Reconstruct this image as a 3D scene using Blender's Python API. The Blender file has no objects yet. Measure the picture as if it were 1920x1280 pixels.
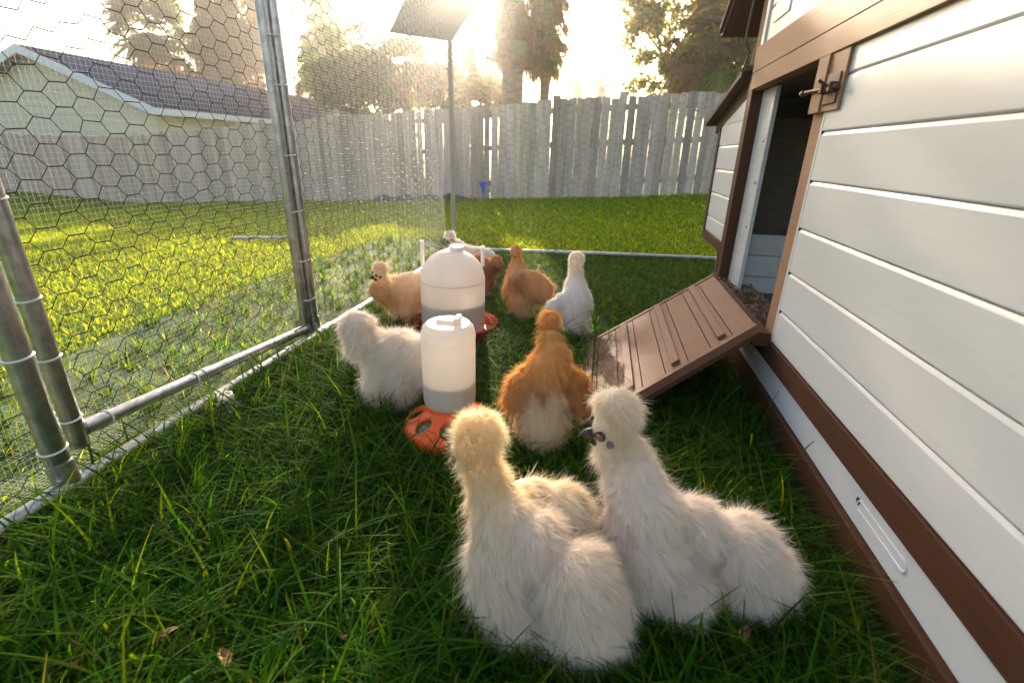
import bpy, bmesh, math, random
import numpy as np
from mathutils import Vector, Matrix
from math import sin, cos, pi, radians, sqrt

random.seed(7); rng = np.random.default_rng(11)
scn = bpy.context.scene
COL = scn.collection

# ------------------------------------------------------------------ camera
PIT, ROLL, YAW, H = radians(21.43), radians(1.43), radians(10.2), .75
fw = np.array([-sin(YAW), cos(YAW), 0]); rt = np.array([cos(YAW), sin(YAW), 0]); up = np.array([0, 0, 1.])
CF = fw*cos(PIT)-up*sin(PIT); cu = fw*sin(PIT)+up*cos(PIT)
CR = rt*cos(ROLL)+cu*sin(ROLL); CU = -rt*sin(ROLL)+cu*cos(ROLL)
cd = bpy.data.cameras.new('camera'); cam = bpy.data.objects.new('camera', cd); COL.objects.link(cam)
cam.matrix_world = Matrix(((CR[0], CU[0], -CF[0], 0), (CR[1], CU[1], -CF[1], 0), (CR[2], CU[2], -CF[2], H), (0, 0, 0, 1)))
cd.sensor_width = 36; cd.lens = 906/1920*36; cd.clip_start = .02; cd.clip_end = 600
cd.dof.use_dof = True; cd.dof.focus_distance = 1.3; cd.dof.aperture_fstop = 3.6
scn.camera = cam

# ------------------------------------------------------------------ light
SUN_EL, SUN_AZ = radians(18.3), radians(-15.5)      # azimuth measured from +Y towards +X
w = bpy.data.worlds.new("World"); scn.world = w; w.use_nodes = True
nt = w.node_tree; nt.nodes.clear()
sky = nt.nodes.new('ShaderNodeTexSky'); sky.sky_type = 'NISHITA'; sky.sun_disc = False
sky.sun_elevation = SUN_EL; sky.sun_rotation = SUN_AZ; sky.air_density = 1.0; sky.dust_density = 3.0; sky.ozone_density = 1.0
bg = nt.nodes.new('ShaderNodeBackground'); bg.inputs[1].default_value = .135
ow = nt.nodes.new('ShaderNodeOutputWorld')
wb = nt.nodes.new('ShaderNodeMix'); wb.data_type = 'RGBA'; wb.blend_type = 'MULTIPLY'; wb.inputs[0].default_value = 1
wb.inputs[7].default_value = (1.08, 1.0, .91, 1); nt.links.new(sky.outputs[0], wb.inputs[6])
nt.links.new(wb.outputs[2], bg.inputs[0]); nt.links.new(bg.outputs[0], ow.inputs[0])
sl = bpy.data.lights.new('sun', 'SUN'); sl.energy = 4.8; sl.angle = radians(.6); sl.color = (1, .83, .64)
so = bpy.data.objects.new('sun', sl); COL.objects.link(so)
sd = Vector((sin(SUN_AZ)*cos(SUN_EL), cos(SUN_AZ)*cos(SUN_EL), sin(SUN_EL)))
so.rotation_euler = sd.to_track_quat('Z', 'Y').to_euler()
scn.view_settings.view_transform = 'Standard'; scn.view_settings.look = 'None'
scn.view_settings.gamma = 1; scn.view_settings.exposure = 1.76
scn.cycles.max_bounces = 8; scn.cycles.transparent_max_bounces = 16
scn.cycles.use_denoising = True

# ------------------------------------------------------------------ helpers
def tag(o, label=None, cat=None, group=None, kind=None):
    if label: o['label'] = label
    if cat: o['category'] = cat
    if group: o['group'] = group
    if kind: o['kind'] = kind
    return o
def empty(name, loc, label, cat, group=None):
    o = bpy.data.objects.new(name, None); COL.objects.link(o); o.location = loc; o.empty_display_size = .05
    return tag(o, label, cat, group)
def link(name, me, mat, parent=None, smooth=False):
    o = bpy.data.objects.new(name, me); COL.objects.link(o)
    if mat: me.materials.append(mat)
    if smooth:
        me.polygons.foreach_set('use_smooth', np.ones(len(me.polygons), bool))
    if parent:
        o.parent = parent
        p = parent; t = Vector((0, 0, 0))
        while p: t += p.location; p = p.parent
        o.location = -t            # geometry is written in world coordinates
    return o
def part_empty(name, parent):
    o = bpy.data.objects.new(name, None); COL.objects.link(o); o.parent = parent; o.empty_display_size = .05
    t = Vector((0, 0, 0)); p = parent
    while p: t += p.location; p = p.parent
    o.location = -t
    return o
def fast(name, V, F, mat, parent=None, smooth=False, col=None):
    V = np.asarray(V, np.float32); F = np.asarray(F, np.int32); n, k = F.shape
    me = bpy.data.meshes.new(name); me.vertices.add(len(V)); me.vertices.foreach_set('co', V.ravel())
    me.loops.add(n*k); me.loops.foreach_set('vertex_index', F.ravel())
    me.polygons.add(n); me.polygons.foreach_set('loop_start', np.arange(0, n*k, k, dtype=np.int32))
    me.polygons.foreach_set('loop_total', np.full(n, k, np.int32))
    me.update(calc_edges=True)
    if col is not None:
        a = me.color_attributes.new('col', 'FLOAT_COLOR', 'POINT')
        c = np.ones((len(V), 4), np.float32); c[:, :3] = col; a.data.foreach_set('color', c.ravel())
    return link(name, me, mat, parent, smooth)

class MB:
    def __init__(s): s.v = []; s.f = []; s.n = 0
    def add(s, V, F):
        s.v.extend([tuple(map(float, p)) for p in V]); s.f.extend([tuple(i+s.n for i in f) for f in F]); s.n += len(V)
        return s
    def box(s, a, b):
        x0, x1 = sorted((a[0], b[0])); y0, y1 = sorted((a[1], b[1])); z0, z1 = sorted((a[2], b[2]))
        V = [(x0,y0,z0),(x1,y0,z0),(x1,y1,z0),(x0,y1,z0),(x0,y0,z1),(x1,y0,z1),(x1,y1,z1),(x0,y1,z1)]
        return s.add(V, [(3,2,1,0),(4,5,6,7),(0,1,5,4),(1,2,6,5),(2,3,7,6),(3,0,4,7)])
    def hexa(s, P):   # 8 points: bottom 4 ccw, top 4 ccw
        return s.add(P, [(3,2,1,0),(4,5,6,7),(0,1,5,4),(1,2,6,5),(2,3,7,6),(3,0,4,7)])
    def tube(s, pts, r, seg=16, cap=True):
        pts = [np.array(p, float) for p in pts]; rs = r if hasattr(r, '__len__') else [r]*len(pts)
        base = s.n; V = []
        d = pts[1]-pts[0]; a = np.cross(d, [0, 0, 1.]) if abs(d[2]) < .9*np.linalg.norm(d) else np.cross(d, [1., 0, 0])
        a /= np.linalg.norm(a)
        for i, p in enumerate(pts):
            t = pts[min(i+1, len(pts)-1)]-pts[max(i-1, 0)]; t /= np.linalg.norm(t)
            a = a-t*(a@t); a /= np.linalg.norm(a); b = np.cross(t, a)
            for k in range(seg):
                q = 2*pi*k/seg; V.append(p+rs[i]*(a*cos(q)+b*sin(q)))
        F = [(i*seg+k, i*seg+(k+1) % seg, (i+1)*seg+(k+1) % seg, (i+1)*seg+k) for i in range(len(pts)-1) for k in range(seg)]
        if cap: F += [tuple(range(seg-1, -1, -1)), tuple((len(pts)-1)*seg+k for k in range(seg))]
        return s.add(V, F)
    def lathe(s, c, prof, seg=48, cap=False):
        V = []
        for r, z in prof:
            for k in range(seg):
                q = 2*pi*k/seg; V.append((c[0]+r*cos(q), c[1]+r*sin(q), c[2]+z))
        F = [(i*seg+k, i*seg+(k+1) % seg, (i+1)*seg+(k+1) % seg, (i+1)*seg+k) for i in range(len(prof)-1) for k in range(seg)]
        if cap: F += [tuple(range(seg-1, -1, -1)), tuple((len(prof)-1)*seg+k for k in range(seg))]
        return s.add(V, F)
    def build(s, name, mat, parent=None, smooth=False, bevel=0, bseg=2):
        me = bpy.data.meshes.new(name); me.from_pydata(s.v, [], s.f); me.update()
        if bevel:
            bm = bmesh.new(); bm.from_mesh(me)
            bmesh.ops.bevel(bm, geom=bm.edges[:], offset=bevel, segments=bseg, affect='EDGES', clamp_overlap=True, profile=.5)
            bm.to_mesh(me); bm.free()
        o = link(name, me, mat, parent, False)
        if smooth:
            me.polygons.foreach_set('use_smooth', np.ones(len(me.polygons), bool))
            try: me.set_sharp_from_angle(angle=radians(40))
            except Exception: pass
        return o
def spheres(items, sub=3):
    bm = bmesh.new()
    for c, r in items:
        m = Matrix.Translation(c) @ Matrix.Diagonal((*(r if hasattr(r, '__len__') else (r, r, r)), 1))
        bmesh.ops.create_icosphere(bm, subdivisions=sub, radius=1, matrix=m)
    return bm

# ------------------------------------------------------------------ materials
def mat(name, build):
    m = bpy.data.materials.new(name); m.use_nodes = True; n = m.node_tree; n.nodes.clear()
    out = n.nodes.new('ShaderNodeOutputMaterial'); n.links.new(build(n), out.inputs[0]); return m
def N(n, t, **kw):
    x = n.nodes.new(t)
    for k, v in kw.items():
        if k.startswith('i_'):
            key = k[2:]; key = int(key) if key.isdigit() else key.replace('_', ' ')
            x.inputs[key].default_value = v
        else: setattr(x, k, v)
    return x
def noise(n, scale=(1, 1, 1), s=5, detail=4, rough=.6, coord='Object'):
    tc = N(n, 'ShaderNodeTexCoord'); mp = N(n, 'ShaderNodeMapping'); mp.inputs['Scale'].default_value = scale
    n.links.new(tc.outputs[coord], mp.inputs[0])
    nz = N(n, 'ShaderNodeTexNoise'); nz.inputs['Scale'].default_value = s; nz.inputs['Detail'].default_value = detail; nz.inputs['Roughness'].default_value = rough
    n.links.new(mp.outputs[0], nz.inputs['Vector']); return nz.outputs[0]
def ramp(n, fac, *stops):
    r = N(n, 'ShaderNodeValToRGB'); n.links.new(fac, r.inputs[0]); e = r.color_ramp.elements
    while len(e) < len(stops): e.new(.5)
    for k, (p, c) in enumerate(stops): e[k].position = p; e[k].color = (*c, 1) if hasattr(c, '__len__') else (c, c, c, 1)
    return r.outputs[0]
def bump(n, h, st=.3, dist=.01):
    b = N(n, 'ShaderNodeBump'); b.inputs['Strength'].default_value = st; b.inputs['Distance'].default_value = dist
    n.links.new(h, b.inputs['Height']); return b.outputs[0]
def pbr(name, c, rough=.5, metal=0, c2=None, scale=(1, 1, 1), s=8, bst=0, bdist=.003, spec=.5, lo=.35, hi=.65, detail=5, trans=0, sss=0, coord='Object', bscale=None):
    def b(n):
        p = N(n, 'ShaderNodeBsdfPrincipled'); p.inputs['Roughness'].default_value = rough; p.inputs['Metallic'].default_value = metal
        p.inputs['Specular IOR Level'].default_value = spec
        p.inputs['Base Color'].default_value = (*c, 1); p.inputs['Transmission Weight'].default_value = trans
        if sss:
            p.inputs['Subsurface Weight'].default_value = sss; p.inputs['Subsurface Radius'].default_value = (.02, .015, .01); p.inputs['Subsurface Scale'].default_value = 1
        if c2 or bst:
            nz = noise(n, scale, s, detail, coord=coord)
            if c2: n.links.new(ramp(n, nz, (lo, c), (hi, c2)), p.inputs['Base Color'])
            if bst:
                h = noise(n, bscale, s, detail, coord=coord) if bscale else nz
                n.links.new(bump(n, h, bst, bdist), p.inputs['Normal'])
        return p.outputs[0]
    return mat(name, b)
def leafy(name, trans=.45, rough=.5, base=None, spec=.25, sat=1.0, tint=(1, 1, 1)):
    """thin sheet: reflects and lets light through, colour from the 'col' attribute"""
    def b(n):
        a = N(n, 'ShaderNodeAttribute', attribute_name='col')
        p = N(n, 'ShaderNodeBsdfPrincipled'); p.inputs['Roughness'].default_value = rough; p.inputs['Specular IOR Level'].default_value = spec
        t = N(n, 'ShaderNodeBsdfTranslucent'); mx = N(n, 'ShaderNodeMixShader'); mx.inputs[0].default_value = trans
        n.links.new(a.outputs['Color'], p.inputs['Base Color'])
        m = N(n, 'ShaderNodeMix', data_type='RGBA', blend_type='MULTIPLY'); m.inputs[0].default_value = 1
        n.links.new(a.outputs['Color'], m.inputs[6]); m.inputs[7].default_value = (*tint, 1)
        n.links.new(m.outputs[2], t.inputs[0])
        n.links.new(p.outputs[0], mx.inputs[1]); n.links.new(t.outputs[0], mx.inputs[2]); return mx.outputs[0]
    return mat(name, b)

M = {}
M['grass'] = leafy('grass', .58, .65, tint=(3.0, 2.2, .30), spec=.06)
M['leaf'] = leafy('leaf', .5, .6, tint=(1.45, 1.25, .5), spec=.1)
M['fur'] = leafy('fur', .46, .8, tint=(1.0, .97, .92), spec=.08)
M['soil'] = pbr('soil', (.012, .018, .006), .95, c2=(.03, .042, .012), s=14, bst=.6, bdist=.02)
def lawnb(n):
    p = N(n, 'ShaderNodeBsdfPrincipled'); p.inputs['Roughness'].default_value = .9; p.inputs['Specular IOR Level'].default_value = .1
    a = noise(n, (1, 1, 1), 3.5, 8); c = ramp(n, a, (.3, (.05, .12, .010)), (.5, (.075, .155, .014)), (.75, (.11, .15, .03)))
    b2 = noise(n, (1, 1, 1), 60, 6)
    n.links.new(c, p.inputs['Base Color']); n.links.new(bump(n, b2, .8, .02), p.inputs['Normal']); return p.outputs[0]
M['lawn'] = mat('lawn', lawnb)
M['steel'] = pbr('galvanised_steel', (.30, .295, .29), .34, 1, c2=(.50, .49, .49), scale=(1, 1, 1), s=30, bst=.15, bdist=.001, detail=8)
M['wire_dark'] = pbr('green_coated_wire', (.006, .011, .008), .65, 0, spec=.15)
M['wire_zinc'] = pbr('zinc_wire', (.50, .485, .46), .6, 0)
M['plastic_tie'] = pbr('clear_tie', (.75, .74, .70), .35)
M['plastic_clear'] = pbr('frosted_plastic', (.80, .78, .76), .35, sss=.5)
def whitewood(name, c, c2):
    def b(n):
        p = N(n, 'ShaderNodeBsdfPrincipled'); p.inputs['Roughness'].default_value = .38; p.inputs['Specular IOR Level'].default_value = .45
        nz = noise(n, (3, 1.2, 30), 4, 6); n.links.new(ramp(n, nz, (.3, c), (.7, c2)), p.inputs['Base Color'])
        g = noise(n, (4, 1.2, 60), 5, 8, .65); n.links.new(bump(n, g, .025, .001), p.inputs['Normal']); return p.outputs[0]
    return mat(name, b)
M['white'] = whitewood('white_painted_wood', (.62, .62, .62), (.65, .65, .645))
M['tray'] = pbr('white_tray_board', (.62, .65, .68), .42, c2=(.68, .70, .72), s=6)
def brownwood(name, c, c2, sc):
    def b(n):
        p = N(n, 'ShaderNodeBsdfPrincipled'); p.inputs['Roughness'].default_value = .68; p.inputs['Specular IOR Level'].default_value = .2
        nz = noise(n, sc, 5, 8, .65); n.links.new(ramp(n, nz, (.3, c), (.7, c2)), p.inputs['Base Color'])
        n.links.new(bump(n, nz, .35, .0015), p.inputs['Normal']); return p.outputs[0]
    return mat(name, b)
M['brown'] = brownwood('brown_painted_wood', (.062, .025, .013), (.088, .035, .018), (40, 2, 40))
M['tan'] = brownwood('sunlit_brown_painted_wood', (.27, .152, .09), (.34, .20, .12), (30, 1.6, 60))  # brown trim paint with sunlight put into the colour, for beams and jamb
M['rampwood'] = brownwood('ramp_wood', (.145, .070, .045), (.205, .105, .068), (30, 3, 30))
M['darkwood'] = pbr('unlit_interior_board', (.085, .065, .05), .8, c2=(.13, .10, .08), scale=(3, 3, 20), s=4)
M['greyboard'] = pbr('grey_board', (.42, .43, .44), .6, c2=(.52, .52, .52), scale=(2, 2, 12), s=4)
M['shingle'] = pbr('shingle', (.05, .028, .022), .9, c2=(.16, .11, .09), s=220, bst=.8, bdist=.003, detail=2)
M['black'] = pbr('black_rubber', (.012, .012, .012), .45)
M['iron'] = pbr('brown_painted_metal', (.10, .045, .03), .6, spec=.25)
def fenceb(n):
    p = N(n, 'ShaderNodeBsdfPrincipled'); p.inputs['Roughness'].default_value = .85
    a = N(n, 'ShaderNodeAttribute', attribute_name='col')
    nz = noise(n, (9, 9, 1.0), 3, 8, .7); r = ramp(n, nz, (.25, .55), (.75, 1.25))
    m = N(n, 'ShaderNodeMix', data_type='RGBA', blend_type='MULTIPLY'); m.inputs[0].default_value = 1
    n.links.new(a.outputs['Color'], m.inputs[6]); n.links.new(r, m.inputs[7]); n.links.new(m.outputs[2], p.inputs['Base Color'])
    n.links.new(bump(n, nz, .4, .01), p.inputs['Normal']); return p.outputs[0]
M['fence'] = mat('weathered_fence_wood', fenceb)
M['bark'] = pbr('bark', (.13, .095, .065), .9, c2=(.24, .18, .13), scale=(1, 1, 3), s=6, bst=.8, bdist=.05)
M['housewall'] = pbr('cream_siding', (.66, .60, .44), .7, c2=(.70, .64, .49), s=3)
M['roof'] = pbr('slate_blue_shingles', (.012, .026, .060), 1.0, spec=0, c2=(.022, .042, .088), scale=(1, 1, 3), s=9, bst=.5, bdist=.02)
M['fascia'] = pbr('fascia_white', (.68, .72, .76), .5)
M['soffit'] = pbr('soffit_tan', (.38, .22, .12), .7)
M['orange'] = pbr('orange_plastic', (.92, .11, .015), .35, spec=.5, sss=.15)
M['red'] = pbr('red_plastic', (.38, .018, .018), .25, spec=.6)
M['feed'] = pbr('grain_feed', (.26, .17, .09), .9, c2=(.62, .50, .34), s=420, bst=1, bdist=.004, detail=1, lo=.42, hi=.58)
M['beak'] = pbr('beak_horn', (.03, .027, .03), .55, c2=(.08, .068, .06), s=60, spec=.25)
M['skin'] = pbr('dark_mulberry_skin', (.022, .015, .017), .7, spec=.2, c2=(.06, .04, .05), s=120, bst=.5, bdist=.001)
M['lobe'] = pbr('grey_earlobe', (.085, .065, .065), .8, spec=.1, c2=(.14, .11, .11), s=90)
M['comb'] = pbr('comb_skin', (.055, .03, .035), .7, c2=(.10, .05, .055), s=100, bst=.6, bdist=.002)
M['iris'] = pbr('amber_iris', (.16, .055, .018), .1, spec=.8)
M['pupil'] = pbr('pupil', (.004, .004, .004), .05, spec=1)
M['toes'] = pbr('slate_toes', (.20, .17, .16), .6, c2=(.34, .28, .24), s=60)
M['blue'] = pbr('blue_plastic', (.06, .12, .72), .4)
M['panel'] = pbr('panel_board', (.36, .29, .22), .6, c2=(.42, .345, .27), s=3)
M['litter'] = pbr('wood_litter', (.16, .08, .045), .9, c2=(.30, .19, .11), s=50)
M['grey'] = pbr('grey_weathered', (.22, .23, .25), .8, c2=(.30, .31, .33), s=5)
M['stone'] = pbr('dark_edging', (.05, .05, .055), .9, c2=(.10, .10, .11), s=5)
M['haze'] = None
def jarb(n):
    p = N(n, 'ShaderNodeBsdfPrincipled'); p.inputs['Roughness'].default_value = .32; p.inputs['Base Color'].default_value = (.74, .68, .63, 1)
    t = N(n, 'ShaderNodeBsdfTranslucent'); t.inputs[0].default_value = (.92, .86, .80, 1)
    x = N(n, 'ShaderNodeMixShader'); x.inputs[0].default_value = .42; n.links.new(p.outputs[0], x.inputs[1]); n.links.new(t.outputs[0], x.inputs[2])
    tr = N(n, 'ShaderNodeBsdfTransparent'); tr.inputs[0].default_value = (1, .98, .95, 1)
    y = N(n, 'ShaderNodeMixShader'); y.inputs[0].default_value = .02; n.links.new(x.outputs[0], y.inputs[1]); n.links.new(tr.outputs[0], y.inputs[2])
    return y.outputs[0]
M['jar'] = mat('milky_plastic', jarb)

# ------------------------------------------------------------------ ground
def sstep(a, b, x):
    t = np.clip((x-a)/(b-a), 0, 1); return t*t*(3-2*t)
def gh(x, y):
    """ground height: level in the pen, then tilting down towards the left boundary"""
    x = np.asarray(x, float); y = np.asarray(y, float)
    tgt = np.clip(.09+.058*x-.0006*x*x, -.62, .30)
    r = np.hypot(x, y)
    return tgt*sstep(3.6, 8.2, r)+.006*np.sin(3.1*x+1)*np.cos(2.7*y)*sstep(.3, 1, r)
def grid_ground():
    xs = np.concatenate([np.linspace(-120, -20, 12)[:-1], np.linspace(-20, 12, 150), np.linspace(12, 120, 12)[1:]])
    ys = np.concatenate([np.linspace(-40, -3, 8)[:-1], np.linspace(-3, 14, 100), np.linspace(14, 200, 20)[1:]])
    X, Y = np.meshgrid(xs, ys); Z = gh(X, Y)
    V = np.stack([X, Y, Z], -1).reshape(-1, 3); nx, ny = len(xs), len(ys)
    i = np.arange(nx-1)[None]+nx*np.arange(ny-1)[:, None]
    F = np.stack([i, i+1, i+1+nx, i+nx], -1).reshape(-1, 4)
    return V, F
V, F = grid_ground()
g = fast('ground', V, F, M['lawn'], smooth=True); tag(g, kind='structure')
# bare soil sheet under the long grass of the pen and under the apron
xs = np.linspace(-1.15, 1.6, 60); ys = np.linspace(-.6, 3.9, 70); X, Y = np.meshgrid(xs, ys)
V = np.stack([X, Y, gh(X, Y)+.004], -1).reshape(-1, 3); i = np.arange(59)[None]+60*np.arange(69)[:, None]
tag(fast('pen_soil', V, np.stack([i, i+1, i+61, i+60], -1).reshape(-1, 4), M['soil'], smooth=True), kind='structure')

def ribbons(P, D, side, L, Wd, S=4, droop=None, twist=0, tipw=.12, col=None, tipcol=None, belly=.35):
    """tapered strips: roots P, unit directions D, side vectors, lengths L, widths Wd, droop vector (n,3)"""
    n = len(P); t = np.linspace(0, 1, S+1)
    C = P[:, None]+D[:, None]*(L[:, None]*t)[..., None]
    if droop is not None: C = C+droop[:, None]*(L[:, None]*t**2)[..., None]
    wt = np.interp(t, [0, belly, 1], [.7, 1, tipw])
    off = side[:, None]*(Wd[:, None]*wt*.5)[..., None]
    V = np.stack([C-off, C+off], 2).reshape(n, -1, 3)
    k = np.arange(S)*2; f = np.stack([k, k+1, k+3, k+2], -1)
    F = (np.arange(n)*(2*(S+1)))[:, None, None]+f[None]
    cc = None
    if col is not None:
        if tipcol is None: cc = np.repeat(col[:, None], 2*(S+1), 1)
        else:
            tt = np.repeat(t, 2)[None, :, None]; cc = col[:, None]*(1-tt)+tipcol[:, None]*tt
        cc = cc.reshape(-1, 3)
    return V.reshape(-1, 3), F.reshape(-1, 4), cc
def unit(v): return v/np.maximum(np.linalg.norm(v, axis=-1, keepdims=True), 1e-9)

GP = np.array([(.024, .092, .006), (.038, .125, .008), (.060, .150, .010), (.015, .062, .006), (.085, .150, .010)])
GL = np.array([(.13, .23, .007), (.18, .27, .009), (.24, .29, .011), (.09, .19, .007)])
def blades(name, P, L, Wd, label, S=4, lean=.55, drp=.6, dry=.04, bright=1.0, heading=None, pal=GP):
    n = len(P); a = rng.uniform(0, 2*pi, n) if heading is None else heading
    h = np.stack([np.cos(a), np.sin(a), np.zeros(n)], -1)
    ln = rng.uniform(0, 1, n)**.8*lean*1.5
    D = unit(h*ln[:, None]+np.array([0, 0, 1.]))
    b = rng.uniform(-.5, .5, n)
    sd_ = unit(np.stack([-np.sin(a+b), np.cos(a+b), np.zeros(n)], -1))
    dr = h*(rng.uniform(.1, 1, n)*drp)[:, None]-np.array([0, 0, 1.])*(rng.uniform(.15, 1, n)*drp*.75)[:, None]
    c = pal[rng.integers(0, len(pal), n)]*rng.uniform(.75, 1.3, (n, 1))*bright
    tan = rng.random(n) < dry
    c[tan] = np.array([.11, .11, .045])*rng.uniform(.5, 1.2, (tan.sum(), 1))
    V, F, cc = ribbons(P, D, sd_, L, Wd, S, dr, col=c*rng.uniform(.4, .8, (n, 1)), tipcol=c*1.15*rng.uniform(.8, 1.2, (n, 1)))  # roots darkened and tips lightened: shade of the gaps painted into the blades
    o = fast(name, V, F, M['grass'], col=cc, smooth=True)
    return tag(o, label, 'grass', kind='stuff')
def scatter(n, x0, x1, y0, y1, keep):
    P = np.stack([rng.uniform(x0, x1, n), rng.uniform(y0, y1, n)], -1); return P[keep(P)]
def clump(P, k, s):
    """pull points towards tufts"""
    c = P[rng.integers(0, len(P), k)]; out = np.empty_like(P)
    for i in range(0, len(P), 4000):
        d = ((P[i:i+4000, None]-c[None])**2).sum(-1); j = d.argmin(1); out[i:i+4000] = P[i:i+4000]*(1-s)+c[j]*s
    return out
def infov(P, m=.12):
    d = np.concatenate([P, gh(P[:, 0], P[:, 1])[:, None]-H], 1); z = d@CF; x = d@CR/np.maximum(z, .01); y = d@CU/np.maximum(z, .01)
    return (z > .05) & (abs(x) < 1.06+m) & (abs(y) < .71+m*2)
def near_keep(P):
    x, y = P.T
    k = (x > -1.085) & (x < np.where(y < 2.3, .51, 1.7)) & infov(P, .3)
    k &= np.hypot(x+.368, y-1.115) > .15
    k &= np.hypot(x+.60, y-1.90) > .21
    return k
P = scatter(170000, -1.16, 1.7, .15, 3.85, near_keep)
r = np.hypot(P[:, 0], P[:, 1]); P = P[rng.random(len(P)) < np.interp(r, [.3, 1.2, 2.2, 3.8], [1, .95, .85, .85])]
P = clump(P, 4200, .5); r = np.hypot(P[:, 0], P[:, 1])
n = len(P); L = rng.uniform(.035, .105, n)*np.interp(r, [.4, 1.4, 3], [1.05, .85, .55]); wd = rng.uniform(.0020, .0056, n)*np.interp(r, [.5, 3], [1, 1.15])
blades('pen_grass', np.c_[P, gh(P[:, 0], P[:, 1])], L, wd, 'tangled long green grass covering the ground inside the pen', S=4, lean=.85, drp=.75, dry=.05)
# longer loose blades that cross over the others, thick near the camera and along the bottom rail
P = scatter(9000, -1.08, .47, .2, 1.9, near_keep); n = len(P)
blades('long_grass', np.c_[P, gh(P[:, 0], P[:, 1])], rng.uniform(.10, .20, n), rng.uniform(.0032, .0066, n), 'long arching grass blades standing above the pen grass', S=7, lean=.9, drp=.9, dry=.03)
P = np.stack([rng.normal(-1.065, .025, 420), rng.uniform(.35, 3.6, 420)], -1); P = P[P[:, 0] > -1.098]; n = len(P)
blades('rail_grass', np.c_[P, P[:, 0]*0], rng.uniform(.07, .16, n), rng.uniform(.003, .0055, n), 'upright grass blades growing along the bottom rail of the pen', S=6, lean=.55, drp=.5, dry=.02)
# lawn outside
def lawn_keep(P):
    x, y = P.T
    pen = (x > -1.2) & (x < 1.6) & (y < 3.85)
    fy = np.interp(x, [-16.6, -11.8, -5.4, -2.2, -.7, 1.5, 4], [11.5, 10.35, 9.0, 8.7, 8.3, 8.5, 8.8])
    ap = (x > -1.95) & (y < 4.1) & (x < -1.1)
    return (~pen) & (y < fy-.02) & infov(P, .45) & (~ap | (rng.random(len(x)) < .22))
P = scatter(1500000, -17, 5, .2, 11.5, lawn_keep); r = np.hypot(P[:, 0], P[:, 1])
P = P[rng.random(len(P)) < np.clip(np.interp(r, [1.2, 2.5, 4, 7, 16], [1, 1, .70, .32, .11])*1.0, 0, 1)]; r = np.hypot(P[:, 0], P[:, 1])
n = len(P); print('lawn blades', n)
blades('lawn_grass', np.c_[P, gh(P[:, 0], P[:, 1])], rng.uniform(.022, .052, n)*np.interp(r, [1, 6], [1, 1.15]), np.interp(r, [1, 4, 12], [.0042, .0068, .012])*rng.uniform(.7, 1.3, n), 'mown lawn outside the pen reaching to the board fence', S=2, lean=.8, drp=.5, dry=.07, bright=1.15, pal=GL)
P = scatter(5200, -1.95, -1.22, .2, 4, lambda P: infov(P, .4)); P = clump(P, 240, .8); n = len(P)
blades('apron_grass', np.c_[P, gh(P[:, 0], P[:, 1])], rng.uniform(.04, .12, n), rng.uniform(.003, .006, n), 'sparse tufts growing up through the wire apron', S=4, lean=.6, drp=.5, dry=.15, bright=1.1)

# ------------------------------------------------------------------ chicken run (tube frame, netting, gate)
run = empty('chicken_run', (-1.2, 1.8, 0), 'galvanised tube pen frame covered with dark hexagonal netting over fine zinc mesh', 'chicken run')
XT = -1.125
m = MB().tube([(XT, -.8, .024), (XT, .5, .024), (XT-.002, 1.2, .026), (XT-.004, 1.72, .022), (XT-.006, 2.6, .02), (XT-.01, 3.70, .018)], .0205, 24)
m.build('bottom_rail', M['steel'], run, True)
m = MB().tube([(-1.13, 3.70, .018), (.0, 3.84, .02), (1.9, 3.98, .025)], .017, 16); m.build('bottom_rail', M['steel'], run, True)
for (x, y, z0, z1, r) in [(-1.142, .700, .0, 2.1, .0235), (-1.165, 1.745, 0, 2.1, .0185)]:
    MB().tube([(x, y, z0), (x, y, z1)], r, 24).build('upright_post', M['steel'], run, True)
# clamps where posts meet the rail
for y in (.700, 1.745):
    MB().tube([(XT-.001, y-.05, .0235), (XT-.001, y+.05, .0235)], .0245, 24).build('rail_socket', M['steel'], run, True)
    MB().tube([(-1.128 if y < 1 else -1.155, y, .012), (-1.142 if y < 1 else -1.165, y, .085)], .0262 if y < 1 else .0215, 24).build('post_socket', M['steel'], run, True)
for y in (1.02, 1.32, 1.50):
    MB().tube([(XT-.002, y-.012, .0248), (XT-.002, y+.012, .0252)], .0223, 20).build('joint_collar', M['steel'], run, True)
for (x, y, z) in [(-1.120, .695, .055), (-1.147, 1.740, .06)]:
    bm = spheres([((x+.0, y-.018, z), (.007, .005, .006))], 2); me = bpy.data.meshes.new('bolt'); bm.to_mesh(me); link('bolt', me, M['steel'], run, True)
gate = part_empty('gate', run)
MB().tube([(-1.187, .782, .070), (-1.187, .782, 1.9)], .020, 24).build('gate_upright', M['steel'], gate, True)
MB().tube([(-1.182, 1.708, .02), (-1.182, 1.708, 1.9)], .0185, 24).build('gate_upright', M['steel'], gate, True)
MB().tube([(-1.187, .79, .108), (-1.182, 1.70, .044)], .017, 20).build('gate_rail', M['steel'], gate, True)
for (a, b) in ((.80, .845), (1.62, 1.695), (1.16, 1.19)):
    f = lambda y: (-1.187+(y-.79)*.0055, y, .108-(y-.79)*.0703)
    MB().tube([f(a), f(b)], .0192, 20).build('rail_sleeve', M['steel'], gate, True)
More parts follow.
